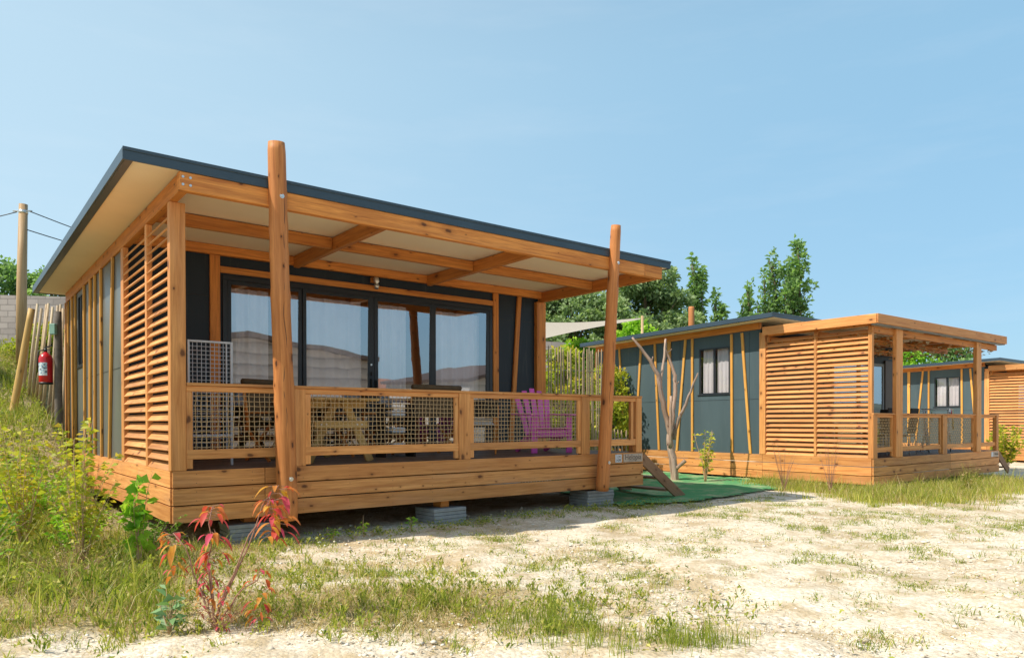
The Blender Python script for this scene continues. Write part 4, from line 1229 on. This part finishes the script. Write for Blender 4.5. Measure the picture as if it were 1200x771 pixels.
stemmed('shrub', 'bushy yellow green shrub before the farthest cabin at the right edge', 'shrub', 15.35, 22.3, 1.45, .55, 24, .11, LEAF_Y, dens=40, asp=.6)
stemmed('tall_grass', 'tall pale grass tuft in front of the pergola terrace', 'grass tuft', 9.55, 15.0, .62, .22, 60, .05, GRASS_D, GRASS_G, dens=2, stem_r=.004)

def bare_tree():
    base = Vector((3.95, 17.4, 0)); g = gz(base.x, base.y)
    t = thing('bare_tree', 'dead bare tree with pale peeling branches standing on the turf mat', 'tree', (base.x, base.y, g))
    f = 17.4/17.5
    mb = MB()
    br = [([(0, 0, -.1), (-.04, 0, .45), (-.12, .02, .9), (-.10, 0, 1.3)], [.13, .12, .105, .09], 'trunk'),
          ([(-.10, 0, 1.05), (-.22, 0, 1.6), (-.36, -.05, 2.2), (-.42, -.08, 2.55), (-.62, -.1, 2.9), (-.85, -.12, 3.2), (-1.05, -.1, 3.46)], [.085, .08, .07, .062, .055, .045, .03], 'branch'),
          ([(-.36, -.05, 2.15), (-.34, .0, 2.5), (-.24, .05, 3.0), (-.22, .05, 3.42)], [.05, .045, .038, .03], 'branch'),
          ([(-.08, 0, 1.15), (-.04, .05, 1.7), (.03, .08, 2.2), (.02, .08, 2.55), (-.1, .1, 2.9), (-.22, .1, 3.2), (-.20, .1, 3.45)], [.08, .07, .062, .055, .045, .038, .03], 'branch'),
          ([(-.04, 0, 1.0), (.06, -.1, 1.5), (.20, -.12, 1.75), (.34, -.15, 2.15), (.52, -.15, 2.6)], [.065, .05, .045, .035, .022], 'branch'),
          ([(-.12, -.05, .8), (-.13, -.12, 1.4), (-.13, -.15, 2.05)], [.06, .05, .038], 'branch'),
          ([(.02, -.05, .30), (.14, -.1, .42), (.22, -.12, .50)], [.06, .055, .06], 'stub'),
          ([(-.58, -.1, 2.83), (-.56, -.14, 3.0)], [.03, .015], 'stub'), ([(-.16, .1, 3.1), (-.05, .1, 3.2)], [.02, .01], 'stub'),
          ([(.03, .08, 2.3), (.12, .08, 2.42)], [.025, .012], 'stub')]
    for pts, rad, nm in br:
        P = []; Q = []
        for i in range(len(pts)-1):
            for k in range(4):
                q = k/4; P.append(Vector(pts[i]).lerp(Vector(pts[i+1]), q)+Vector((R.uniform(-1, 1), R.uniform(-1, 1), 0))*.010); Q.append(rad[i]+(rad[i+1]-rad[i])*q)
        P.append(Vector(pts[-1])); Q.append(rad[-1])
        Q = [q*.80 for q in Q]; m = MB(); m.tube(P, Q, 12, wob=.2); m.build(nm, WBARE, t)
bare_tree()

# ------------------------------------------------------------------ trees
def tree(name, label, cat, x, y, top, width, mat, base_z=None, style='round', n=9000, leaf=.22, group=None, trunk_r=.2, depth=None, low=.1):
    z0 = gz(x, y) if base_z is None else base_z; H = top-z0
    t = thing(name, label, cat, (x, y, z0), 0, group)
    mb = MB(); rr = random.Random(int(x*31+y*7)); nr = np.random.default_rng(int(abs(x*131+y*17)))
    tp = [Vector((rr.uniform(-.02, .02)*H*q, rr.uniform(-.02, .02)*H*q, H*.96*q)) for q in np.linspace(0, 1, 7)]
    mb.tube(tp, [trunk_r*(1-.85*q) for q in np.linspace(0, 1, 7)], 8)
    depth = depth or width
    Cn = []; Sz = []
    if style == 'poplar':
        plumes = [(0, 0, 1.0, .55)]+[(rr.uniform(-.5, .5)*width*.75, rr.uniform(-.5, .5)*width*.75, rr.uniform(.70, .95), rr.uniform(.28, .45)) for _ in range(5)]
        for (px, py, ph, pw) in plumes:
            nb = int(34*ph*(pw+.45))
            for k in range(nb):
                q = low+(1-low)*(k+rr.random())/nb; prof = math.sin(math.pi*min(1, .14+q*.72))**.6*(1.0-.10*q)
                lump = .75+.35*math.sin(q*19+px*9)
                a = rr.random()*6.28; rad = width/2*pw*prof*(.2+.8*rr.random()**.6)*lump*1.2; b = min(1, q*1.6)
                p = Vector((px*b+math.cos(a)*rad, py*b+math.sin(a)*rad, H*ph*q)); p0 = Vector((px*b*.9, py*b*.9, H*ph*max(0, q-.07)))
                mb.tube([p0, p], [.025, .01], 4, caps=False)
                r_ = width*.10*rr.uniform(.5, 1.3); Cn.append(tuple(p)); Sz.append((r_, r_, H*.024*rr.uniform(.7, 1.6)))
            mb.tube([(0, 0, H*.05), (px, py, H*.6*ph), (px, py, H*ph*.95)], [.07, .05, .012], 5)
            Cn.append((px, py, H*ph*.975)); Sz.append((width*.08, width*.08, H*.025))
    else:
        nb = 150
        for k in range(nb):
            while True:
                a = rr.random()*6.28; q = rr.uniform(low, 1)
                prof = (math.sqrt(max(0, 1-((q-.42)/.60)**2)) if style == 'round' else (1-q)**.6*1.05 if q > .3 else .85)
                rad = prof*rr.random()**.4
                if prof > .05: break
            p = Vector((math.cos(a)*rad*width/2, math.sin(a)*rad*depth/2, H*q*.97)); p0 = Vector((0, 0, H*q*.6))
            if k % 2 == 0: mb.tube([p0, p0.lerp(p, .5)+Vector((0, 0, .03*H)), p], [trunk_r*.35, trunk_r*.2, .015], 5, caps=False)
            s_ = width*rr.uniform(.05, .11); Cn.append(tuple(p)); Sz.append((s_, s_, s_*.75))
    mb.build('trunk', BARK, t)
    Cn = np.array(Cn); Sz = np.array(Sz); vol = Sz.prod(1)**(2/3); pr = vol/vol.sum()
    idx = nr.choice(len(Cn), n, p=pr); d = nr.normal(size=(n, 3)); d /= np.linalg.norm(d, axis=1, keepdims=True)
    rad = nr.random(n)**.45
    P = Cn[idx]+d*Sz[idx]*rad[:, None]*1.15
    N = d+nr.normal(size=(n, 3))*.7+np.array([0, 0, .2 if style != 'poplar' else .5])
    global NR
    v, f = leaves(P, N, leaf, .55 if style != 'needle' else .22)
    clump_t = nr.random(len(Cn))[idx]
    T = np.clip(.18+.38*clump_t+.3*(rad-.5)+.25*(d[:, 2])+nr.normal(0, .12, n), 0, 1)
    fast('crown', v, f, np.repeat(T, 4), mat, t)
    return t
gp = 'poplars behind the cabins'
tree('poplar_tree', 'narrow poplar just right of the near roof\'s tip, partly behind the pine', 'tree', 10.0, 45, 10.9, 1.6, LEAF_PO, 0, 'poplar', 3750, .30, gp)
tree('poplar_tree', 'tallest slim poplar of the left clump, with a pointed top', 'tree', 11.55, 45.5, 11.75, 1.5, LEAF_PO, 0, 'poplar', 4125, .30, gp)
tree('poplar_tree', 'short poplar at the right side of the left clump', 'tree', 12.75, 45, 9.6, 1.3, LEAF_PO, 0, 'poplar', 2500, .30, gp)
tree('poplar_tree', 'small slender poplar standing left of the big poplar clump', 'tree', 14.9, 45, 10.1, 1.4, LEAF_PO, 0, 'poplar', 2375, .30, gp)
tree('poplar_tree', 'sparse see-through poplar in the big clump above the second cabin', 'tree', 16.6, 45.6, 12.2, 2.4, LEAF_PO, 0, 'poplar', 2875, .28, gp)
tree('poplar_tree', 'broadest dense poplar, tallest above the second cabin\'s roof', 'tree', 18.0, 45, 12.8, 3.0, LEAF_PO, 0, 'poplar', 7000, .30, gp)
tree('pine_tree', 'bushy round pine behind the lime green shrub', 'tree', 6.3, 34, 8.6, 5.6, LEAF_P, 0, 'round', 34000, .20, 'pines behind the cabins', .25, low=.22)
tree('pine_tree', 'pine filling the gap under the near roof beside the terrace corner post', 'tree', 2.8, 35, 8.0, 6.0, LEAF_P, 0, 'round', 34000, .20, 'pines behind the cabins', .25, low=.22)
tree('pine_tree', 'pine half hidden behind the near cabin\'s terrace post', 'tree', -.4, 36, 7.3, 4.6, LEAF_P, 0, 'round', 12000, .22, 'pines behind the cabins', .25, low=.22)
tree('lime_bush', 'bright lime green bush above the second cabin\'s low roof end', 'bush', 4.75, 27.5, 5.35, 2.3, LEAF_LG, 0, 'round', 9000, .17, None, .08, low=.25)
tree('garden_bush', 'yellow green bush below the shade sail', 'bush', 2.4, 24.5, 4.25, 2.0, LEAF_LG, 0, 'round', 7000, .15, None, .08, low=.2)
tree('garden_bush', 'bush with yellow leaves behind the stick fence by the terrace post', 'bush', 1.35, 19.2, 3.35, 2.0, LEAF_Y, 0, 'round', 9000, .11, None, .06, low=.05)
tree('garden_bush', 'bush grown through the right half of the stick fence', 'bush', 2.8, 21.2, 3.15, 1.8, LEAF_Y, 0, 'round', 7000, .11, None, .06, low=.05)
tree('oak_tree', 'green tree seen under the pergola roof of the second cabin', 'tree', 19.6, 36, 5.6, 3.4, LEAF_LG, 0, 'round', 7000, .2, None, .15)
tree('oak_tree', 'darker tree behind the far cabin between the pergola posts', 'tree', 23.3, 38, 5.6, 3.4, LEAF_PO, 0, 'round', 6000, .2, None, .15)
for i, (x, y, tp, w, lab) in enumerate(((-29.5, 40, 11.2, 5.5, 'dark tree at the left edge behind the block wall'), (-25.6, 41, 10.3, 5, 'dark tree just right of the utility pole behind the wall'), (-33.5, 41, 11.0, 6, 'dark tree behind the left end of the block wall'))):
    tree('evergreen_tree', lab, 'tree', x, y, tp, w, LEAF_PO, 2.8, 'round', 11000, .26, 'evergreens behind the block wall', .25)
# shrubs on the bank top
for (x, y, h, w, lab, m) in ((-11.6, 17.9, 1.2, 1.6, 'yellow green bush behind the leaning yellow post and the stakes', LEAF_Y), (-12.4, 15.4, 1.0, 1.3, 'yellow green bush at the left edge beyond the grassy bank', LEAF_Y), (-9.35, 16.2, 1.1, 1.1, 'small bush behind the fire extinguisher', LEAF_LG)):
    g = gz(x, y); tree('garden_bush', lab, 'bush', x, y, g+h, w, m, g, 'round', 3600, .10, None, .04, low=.05)

# ------------------------------------------------------------------ fences, walls, poles
def stake_fence(name, label, p0, p1, z_top0, z_top1, gap, r, seed, h=None, jit=.06):
    rr = random.Random(seed); p0 = Vector((*p0, 0)); p1 = Vector((*p1, 0)); L = (p1-p0).length; n = int(L/gap)
    g0 = gz(p0.x, p0.y); t = thing(name, label, 'fence', (p0.x, p0.y, g0))
    d = (p1-p0)/L; sd = Vector((-d.y, d.x, 0)); mb = MB()
    for k in range(n+1):
        q = k/n; p = p0.lerp(p1, q); g = gz(p.x, p.y); top = z_top0+(z_top1-z_top0)*q+rr.uniform(-jit, jit)
        a = p-p0+Vector((0, 0, g-g0-.05)); b = p-p0+Vector((0, 0, top-g0))+d*rr.uniform(-.05, .05)
        m = a.lerp(b, .5)+d*rr.uniform(-.02, .02)
        e = b+Vector((0, 0, .05))
        mb.tube([a, m, b, e], [r*rr.uniform(.8, 1.2), r, r*.85, r*.15], 6)
    mb.build('stake', WPALE, t)
    mb = MB()
    for hh in (.25, .55, .85):
        pts = []
        for k in range(n*2+1):
            q = k/(n*2); p = p0.lerp(p1, q); g = gz(p.x, p.y); top = z_top0+(z_top1-z_top0)*q
            pts.append(p-p0+sd*(r*(1.15 if k % 2 else -1.15))+Vector((0, 0, g-g0+(top-g)*hh)))
        mb.tube(pts, .004, 4, caps=False)
    mb.build('tie_wire', STEEL, t)
stake_fence('paling_fence', 'tall chestnut stake fence with bushes behind it, between the two cabins', (.2, 15.6), (2.35, 17.6), 3.02, 3.12, .085, .017, 3)
stake_fence('paling_fence', 'short chestnut paling seen low through the open end of the near railing', (1.5, 16.35), (2.7, 17.0), 1.17, 1.20, .11, .022, 4, jit=.02)

def leaning_stakes():
    rr = random.Random(9); x0, y0 = -10.5, 15.6
    t = thing('stake_fence', 'row of tall thin leaning stakes between the yellow post and the cabin', 'fence', (x0, y0, gz(x0, y0)))
    g0 = gz(x0, y0)
    for k, (bx, tx, zt) in enumerate(((-.12, .06, 3.9), (0, .22, 4.0), (.10, .32, 3.9), (.18, .44, 3.98), (.28, .50, 4.0), (.36, .60, 3.92), (.46, .72, 3.95), (.58, .80, 3.97), (.70, .86, 3.88), (.80, .95, 3.9))):
        mb = MB(); y = -.02*k; g = gz(x0+bx, y0+y)
        mb.tube([(bx, y, g-g0-.1), ((bx+tx)/2+rr.uniform(-.03, .03), y, (g+zt)/2-g0), (tx, y, zt-g0)], [.034, .031, .027], 7); mb.build('stake', WPALE, t)
    mb = MB(); mb.tube([(.05, -.03, .75), (.85, -.10, .75)], .004, 4); mb.tube([(.12, -.03, 1.3), (.9, -.10, 1.3)], .004, 4); mb.build('wire', STEEL, t)
leaning_stakes()
def post_obj(name, label, cat, p0, p1, r0, r1, mat):
    g = gz(p0[0], p0[1]); t = MB(); n = 10
    P = [Vector(p0).lerp(Vector(p1), i/n)-Vector((p0[0], p0[1], g)) for i in range(n+1)]
    t.tube(P, [r0+(r1-r0)*i/n for i in range(n+1)], 16, wob=.02)
    o = t.build(name, mat); o.location = (p0[0], p0[1], g); return tag(o, label, cat)
g_ = gz(-9.75, 14)
post_obj('leaning_post', 'short yellowish round post leaning in front of the utility pole', 'post', (-9.78, 14, g_-.2), (-9.42, 14.1, 3.66), .068, .060, WOODY)
gp_ = gz(-11.62, 17)
up = thing('utility_pole', 'tall round wooden utility pole with cables at the left edge', 'utility pole', (-11.62, 17, gp_))
mb = MB(); mb.tube([(0, 0, -.3), (.03, 0, 2), (.08, 0, 6.58-gp_)], [.115, .105, .09], 18, wob=.01); mb.build('shaft', WPOLE, up)
mb = MB(); mb.tube([(.08, 0, 6.36-gp_), (.08, 0, 6.44-gp_)], .096, 18); mb.tube([(-.15, -.02, 6.42-gp_), (.30, -.02, 6.42-gp_)], .018, 8); mb.build('collar', STEEL, up)
def cable(name, label, a, b, sag, r=.012):
    a, b = Vector(a), Vector(b); mb = MB(); P = [a.lerp(b, i/20)-a+Vector((0, 0, -4*sag*(i/20)*(1-i/20))) for i in range(21)]
    mb.tube(P, r, 6); o = mb.build(name, BLACK); o.location = a; tag(o, label, 'cable')
cable('overhead_cable', 'black cable running from the utility pole out of the left edge', (-11.70, 17, 6.40), (-24, 22, 7.6), .5)
cable('overhead_cable', 'upper black cable running from the pole down behind the near cabin\'s roof', (-11.40, 17, 6.42), (-5.4, 30, 6.4), .5)
cable('overhead_cable', 'lower looped black cable from the pole towards the near roof', (-11.45, 17, 5.98), (-7.6, 26, 6.2), .25)

def ext():
    x, y = w1(-.27, 7.30)[:2]; g = gz(x, y)
    t = post_obj('extinguisher_post', 'dark weathered post carrying the fire extinguisher at the cabin\'s rear corner', 'post', (x, y, g-.2), (x, y, 3.5), .068, .062, plain('dark_post', (.13, .105, .085), .8, var=.3, scale=9))
    bx = MB(); bx.box(-.055, .055, -.04, .04, -.10, .10); o = bx.build('junction_box', LTGREEN, None, .01); o.location = (x-.02, y-.11, 3.16); tag(o, 'small pale green box fixed to the dark post above the extinguisher', 'junction box')
    # cylinder
    ex, ey, ez = x-.20, y-.05, 2.16
    e = thing('fire_extinguisher', 'red fire extinguisher hanging on the post at the cabin\'s rear left corner', 'fire extinguisher', (ex, ey, ez))
    mb = MB(); mb.tube([(0, 0, 0), (0, 0, .02), (0, 0, .46), (0, 0, .52), (0, 0, .555), (0, 0, .58)], [.105, .115, .115, .095, .05, .03], 24); mb.build('cylinder', REDM, e)
    mb = MB(); mb.tube([(0, 0, -.02), (0, 0, .018)], .117, 24); mb.tube([(0, 0, .58), (0, 0, .65)], .028, 12)
    mb.board((-.02, 0, .66), (.13, -.02, .70), .03, .02, (0, 1, 0)); mb.board((-.02, 0, .63), (.12, -.02, .62), .03, .012, (0, 1, 0))
    mb.tube([(-.03, 0, .62), (-.12, -.02, .60), (-.14, -.02, .45), (-.125, -.03, .2)], .012, 8); mb.build('valve', BLACK, e)
    V = []; F = []
    for i in range(9):
        a = -1.57-.75+1.5*i/8
        for z in (.14, .38): V.append((math.cos(a)*.1165, math.sin(a)*.1165, z))
    F = [(2*i, 2*i+2, 2*i+3, 2*i+1) for i in range(8)]
    s = NT('extinguisher_label'); tc = s.n('ShaderNodeTexCoord').outputs['Object']
    c = s.ramp(s.noise(s.mapping(tc, (1, 1, 1.4)), 17, 2), [(.45, (.72, .74, .74)), (.5, (.15, .42, .55)), (.56, (.7, .7, .7)), (.6, (.06, .08, .12))], 'CONSTANT'); s.bsdf(c, .4)
    fast('label', V, F, [.5]*len(V), s.m, e)
ext()

def block_wall(name, label, p0, p1, z0, z1a, z1b):
    p0, p1 = Vector((*p0, 0)), Vector((*p1, 0)); L = (p1-p0).length; rz = math.atan2(p1.y-p0.y, p1.x-p0.x)
    s = NT(name+'_blocks'); tc = s.n('ShaderNodeTexCoord').outputs['Object']
    sp = s.n('ShaderNodeSeparateXYZ'); s.l(tc, sp.inputs[0]); cb = s.n('ShaderNodeCombineXYZ'); s.l(sp.outputs[0], cb.inputs[0]); s.l(sp.outputs[2], cb.inputs[1])
    b = s.n('ShaderNodeTexBrick'); s.l(cb.outputs[0], b.inputs['Vector']); b.inputs['Scale'].default_value = 1; b.inputs['Brick Width'].default_value = .5; b.inputs['Row Height'].default_value = .2; b.inputs['Mortar Size'].default_value = .012
    b.inputs['Color1'].default_value = (.20, .175, .155, 1); b.inputs['Color2'].default_value = (.30, .265, .235, 1); b.inputs['Mortar'].default_value = (.14, .125, .11, 1)
    n = s.noise(tc, 7, 4); c = s.mix(s.math('MULTIPLY', n, .5), b.outputs['Color'], (.36, .31, .27))
    s.bsdf(c, .95, s.bump(s.math('SUBTRACT', n, b.outputs['Fac']), .5, .02), spec=.1)
    V = [(0, -.1, z0), (L, -.1, z0), (L, .1, z0), (0, .1, z0), (0, -.1, z1a), (L, -.1, z1b), (L, .1, z1b), (0, .1, z1a)]
    F = [(3, 2, 1, 0), (4, 5, 6, 7), (0, 1, 5, 4), (1, 2, 6, 5), (2, 3, 7, 6), (3, 0, 4, 7)]
    o = fast(name, V, F, [.5]*8, s.m); o.location = (p0.x, p0.y, 0); o.rotation_euler = (0, 0, rz); return tag(o, label, 'wall')
block_wall('block_wall', 'grey concrete block wall behind the bank at the left edge', (-27, 24), (-9.5, 24.6), 0, 5.95, 5.55)
block_wall('garden_wall', 'strip of pale garden wall between the shade sail and the stick fence', (-1, 26.5), (3.2, 27.2), 0, 4.5, 4.35)

# shade sail with its two posts
def sail():
    t = thing('shade_sail', 'cream netted shade sail stretched behind the stick fence', 'shade sail', (0, 0, 0))
    A, B, Cc = Vector((-1.2, 24.4, 5.0)), Vector((4.30, 24.0, 4.88)), Vector((-1.2, 22.2, 3.45)); D = Vector((1.0, 23.0, 4.22))
    t.location = A; V = []; F = []; n = 26
    for i in range(n+1):
        for j in range(n+1):
            s_, q = i/n, j/n
            top = A.lerp(B, s_)+Vector((0, 0, -.18*math.sin(math.pi*s_))); bot = Cc.lerp(B, s_)+Vector((0, 0, .10*math.sin(math.pi*s_)-.05))
            p = top.lerp(bot, q)+Vector((0, 0, -.12*math.sin(math.pi*q)*(1-s_)))-A; V.append(tuple(p))
    for i in range(n):
        for j in range(n): b = i*(n+1)+j; F.append((b, b+1, b+n+2, b+n+1))
    fast('sail_cloth', V, F, [.5]*len(V), SAILM, t, smooth=True)
sail()
mb = MB(); mb.tube([(0, 0, 0), (0, 0, 4.95)], [.05, .045], 10); o = mb.build('sail_post', WPOLE); o.location = (4.36, 24.0, 0); tag(o, 'thin post holding the tip of the shade sail, hidden in the lime bush', 'post')
mb = MB(); mb.tube([(0, 0, 0), (0, 0, 5.22), (0, 0, 5.28)], [.11, .10, .09], 14); o = mb.build('round_post', WL); o.location = (6.05, 24.2, 0); tag(o, 'round reddish post top rising behind the second cabin\'s roof', 'post')

# ------------------------------------------------------------------ buildings mirrored in the glass doors (behind the camera)
def siding(name, c1, c2):
    s = NT(name); tc = s.n('ShaderNodeTexCoord').outputs['Object']; sp = s.n('ShaderNodeSeparateXYZ'); s.l(tc, sp.inputs[0])
    fr = s.math('FRACT', s.math('MULTIPLY', sp.outputs[2], 2.6)); c = s.mix(s.ramp(fr, [(0.0, 0.0), (.22, 1.0), (1.0, .55)]), c1, c2)
    s.bsdf(c, .7, s.bump(fr, .6, .03)); return s.m
SID_A = siding('beige_siding', (.16, .12, .10), (.62, .52, .45)); SID_B = siding('cream_siding', (.34, .31, .27), (.66, .60, .54))
DROOF = plain('dark_roof', (.13, .09, .075), .8, var=.2, scale=3)
def rear_home(name, label, u0, u1, v, depth, eave, ridge, mat, roofm, win=()):
    x, y, _ = w1(u0, v); t = thing(name, label, 'mobile home', (x, y, 0), C1[2]); L = u1-u0
    me = [(0, 0, 0), (L, 0, 0), (L, 0, eave), (L/2, 0, ridge), (0, 0, eave), (0, -depth, 0), (L, -depth, 0), (L, -depth, eave), (L/2, -depth, ridge), (0, -depth, eave)]
    mb = MB(); mb.v = me; mb.t = [.5]*10; mb.f = [(0, 1, 2, 3, 4)[::-1], (5, 6, 7, 8, 9), (0, 4, 9, 5), (1, 6, 7, 2)]; mb.uv = [((0, 0),)*5, ((0, 0),)*5, ((0, 0),)*4, ((0, 0),)*4]; mb.sm = [False]*4
    mb.build('wall', mat, t)
    mb = MB()
    for a, b in (((-.25, eave-.05), (L/2+.02, ridge+.12)), ((L+.25, eave-.05), (L/2-.02, ridge+.12))):
        mb.board((a[0], -depth/2, a[1]+.1), (b[0], -depth/2, b[1]), depth+.6, .16, (0, 1, 0))
    mb.build('roof', roofm, t)
    for (a, b, c, d) in win:
        mb = MB(); mb.box(a, b, .005, .04, c, d); mb.build('window', GREYB, t)
    return t
rear_home('mobile_home', 'beige clad mobile home with a dark low roof mirrored in the left glass doors', 1.5, 11.3, -12, 9, 3.45, 4.05, SID_A, DROOF)
rear_home('mobile_home', 'cream clad mobile home with a grey window mirrored in the right glass door', 17.2, 26, -13.5, 8, 2.9, 3.8, SID_B, DROOF, ((1.7, 2.4, 1.3, 2.4), (4.2, 5.2, 1.2, 2.4)))
rear_home('tiled_house', 'distant house with a terracotta tiled roof mirrored in the third glass door', 12, 27, -30, 6, 2.3, 2.4, SID_B, TERRA)
def tiled():
    x, y, _ = w1(12, -30); V = []; F = []
    mb = MB(); mb.board((7.5, -2.6, 3.6), (7.5, .6, 2.6), 15.6, .15, (1, 0, 0)); o = mb.build('pitched_roof', TERRA, bpy.data.objects['tiled_house'])
tiled()
def hills():
    n = 220; V = []; F = []; T = []
    for i in range(n+1):
        a = i/n*2*math.pi; h = 14+6*math.sin(a*3+1)+4*math.sin(a*7)+2*math.sin(a*17+2)+1.2*math.sin(a*31)
        front = max(0, math.sin(a)) ; h *= (1-.85*front**.4) if front > 0 else 1
        for (r, z) in ((430, -3), (470, h*.6), (520, h), (640, -3)): V.append((r*math.cos(a), r*math.sin(a), z))
    for i in range(n):
        for k in range(3): b = i*4+k; F.append((b, b+1, b+5, b+4))
    o = fast('hills', V, F, [.5]*len(V), plain('hill_slope', (.10, .12, .09), .95, var=.3, scale=.03), smooth=True)
    tag(o, None, None, kind='structure')
hills()

# ------------------------------------------------------------------ sky, sun, camera
SUN_TRAVEL = Vector((.764, .374, -1.0)).normalized()
elev = math.asin(-SUN_TRAVEL.z); az = math.atan2(-SUN_TRAVEL.x, -SUN_TRAVEL.y)   # from +Y towards +X
w = bpy.data.worlds.new('World'); sc.world = w; w.use_nodes = True
nt = w.node_tree; nt.nodes.clear(); out = nt.nodes.new('ShaderNodeOutputWorld'); bg = nt.nodes.new('ShaderNodeBackground')
sky = nt.nodes.new('ShaderNodeTexSky'); sky.sky_type = 'NISHITA'; sky.sun_disc = False
sky.sun_elevation = elev; sky.sun_rotation = az; sky.air_density = 1.0; sky.dust_density = 1.2; sky.ozone_density = 1.0; sky.altitude = 100
# faint haze and two thin high clouds
tc = nt.nodes.new('ShaderNodeTexCoord')
def N(t, **k):
    n = nt.nodes.new(t)
    for a, b in k.items(): setattr(n, a, b)
    return n
mp = N('ShaderNodeMapping'); mp.inputs['Scale'].default_value = (2.5, 2.5, 14); mp.inputs['Rotation'].default_value = (0, .15, .4)
nt.links.new(tc.outputs['Generated'], mp.inputs[0])
nz = N('ShaderNodeTexNoise'); nz.inputs['Scale'].default_value = 1.6; nz.inputs['Detail'].default_value = 7; nz.inputs['Roughness'].default_value = .6
nt.links.new(mp.outputs[0], nz.inputs['Vector'])
rp = N('ShaderNodeValToRGB'); rp.color_ramp.elements[0].position = .50; rp.color_ramp.elements[0].color = (0, 0, 0, 1); rp.color_ramp.elements[1].position = .9; rp.color_ramp.elements[1].color = (.10, .10, .10, 1)
nt.links.new(nz.outputs['Fac'], rp.inputs[0])
mx = N('ShaderNodeMix', data_type='RGBA'); nt.links.new(rp.outputs[0], mx.inputs[0]); mx.inputs[7].default_value = (7.0, 7.2, 7.4, 1)
hz = N('ShaderNodeMix', data_type='RGBA'); hc = N('ShaderNodeMix', data_type='RGBA')
hc.inputs[6].default_value = (2.45, 4.65, 6.4, 1); hc.inputs[7].default_value = (4.5, 6.25, 7.2, 1)
dt = N('ShaderNodeVectorMath', operation='DOT_PRODUCT'); nt.links.new(tc.outputs['Generated'], dt.inputs[0]); dt.inputs[1].default_value = (-.90, -.44, 0)
m2_ = N('ShaderNodeMapRange'); m2_.interpolation_type = 'SMOOTHSTEP'
for k_, v_ in ((1, -.95), (2, .25), (3, 0), (4, 1)): m2_.inputs[k_].default_value = v_
nt.links.new(dt.outputs['Value'], m2_.inputs[0]); nt.links.new(m2_.outputs[0], hc.inputs[0]); nt.links.new(hc.outputs[2], hz.inputs[7])
sx = N('ShaderNodeSeparateXYZ'); nt.links.new(tc.outputs['Generated'], sx.inputs[0])
mr = N('ShaderNodeMapRange'); mr.interpolation_type = 'SMOOTHSTEP'
for k_, v_ in ((1, .40), (2, .80), (3, .70), (4, .30)): mr.inputs[k_].default_value = v_
nt.links.new(sx.outputs[2], mr.inputs[0]); nt.links.new(mr.outputs[0], hz.inputs[0])
nt.links.new(sky.outputs[0], hz.inputs[6]); nt.links.new(hz.outputs[2], mx.inputs[6])
nt.links.new(mx.outputs[2], bg.inputs[0]); bg.inputs[1].default_value = .145
nt.links.new(bg.outputs[0], out.inputs[0])
sl = bpy.data.lights.new('sun', 'SUN'); sl.energy = 5.0; sl.angle = math.radians(.5); sl.color = (1, .94, .83)
so = bpy.data.objects.new('sun', sl); COL.objects.link(so); so.rotation_euler = SUN_TRAVEL.to_track_quat('-Z', 'Y').to_euler()

cam = bpy.data.cameras.new('camera'); co = bpy.data.objects.new('camera', cam); COL.objects.link(co); sc.camera = co
cam.sensor_fit = 'HORIZONTAL'; cam.sensor_width = 36; cam.lens = 841/1200*36; cam.shift_y = (499.76-385.5)/1200; cam.clip_start = .05; cam.clip_end = 3000
co.matrix_world = Matrix.Translation((0, 0, EYE)) @ Matrix.Rotation(math.pi/2-.007, 4, 'X') @ Matrix.Rotation(-.002, 4, 'Z')
sc.view_settings.view_transform = 'Standard'; sc.view_settings.look = 'None'; sc.view_settings.exposure = 0; sc.view_settings.gamma = 1
sc.cycles.max_bounces = 8; sc.cycles.transparent_max_bounces = 16; sc.cycles.glossy_bounces = 4; sc.cycles.diffuse_bounces = 4
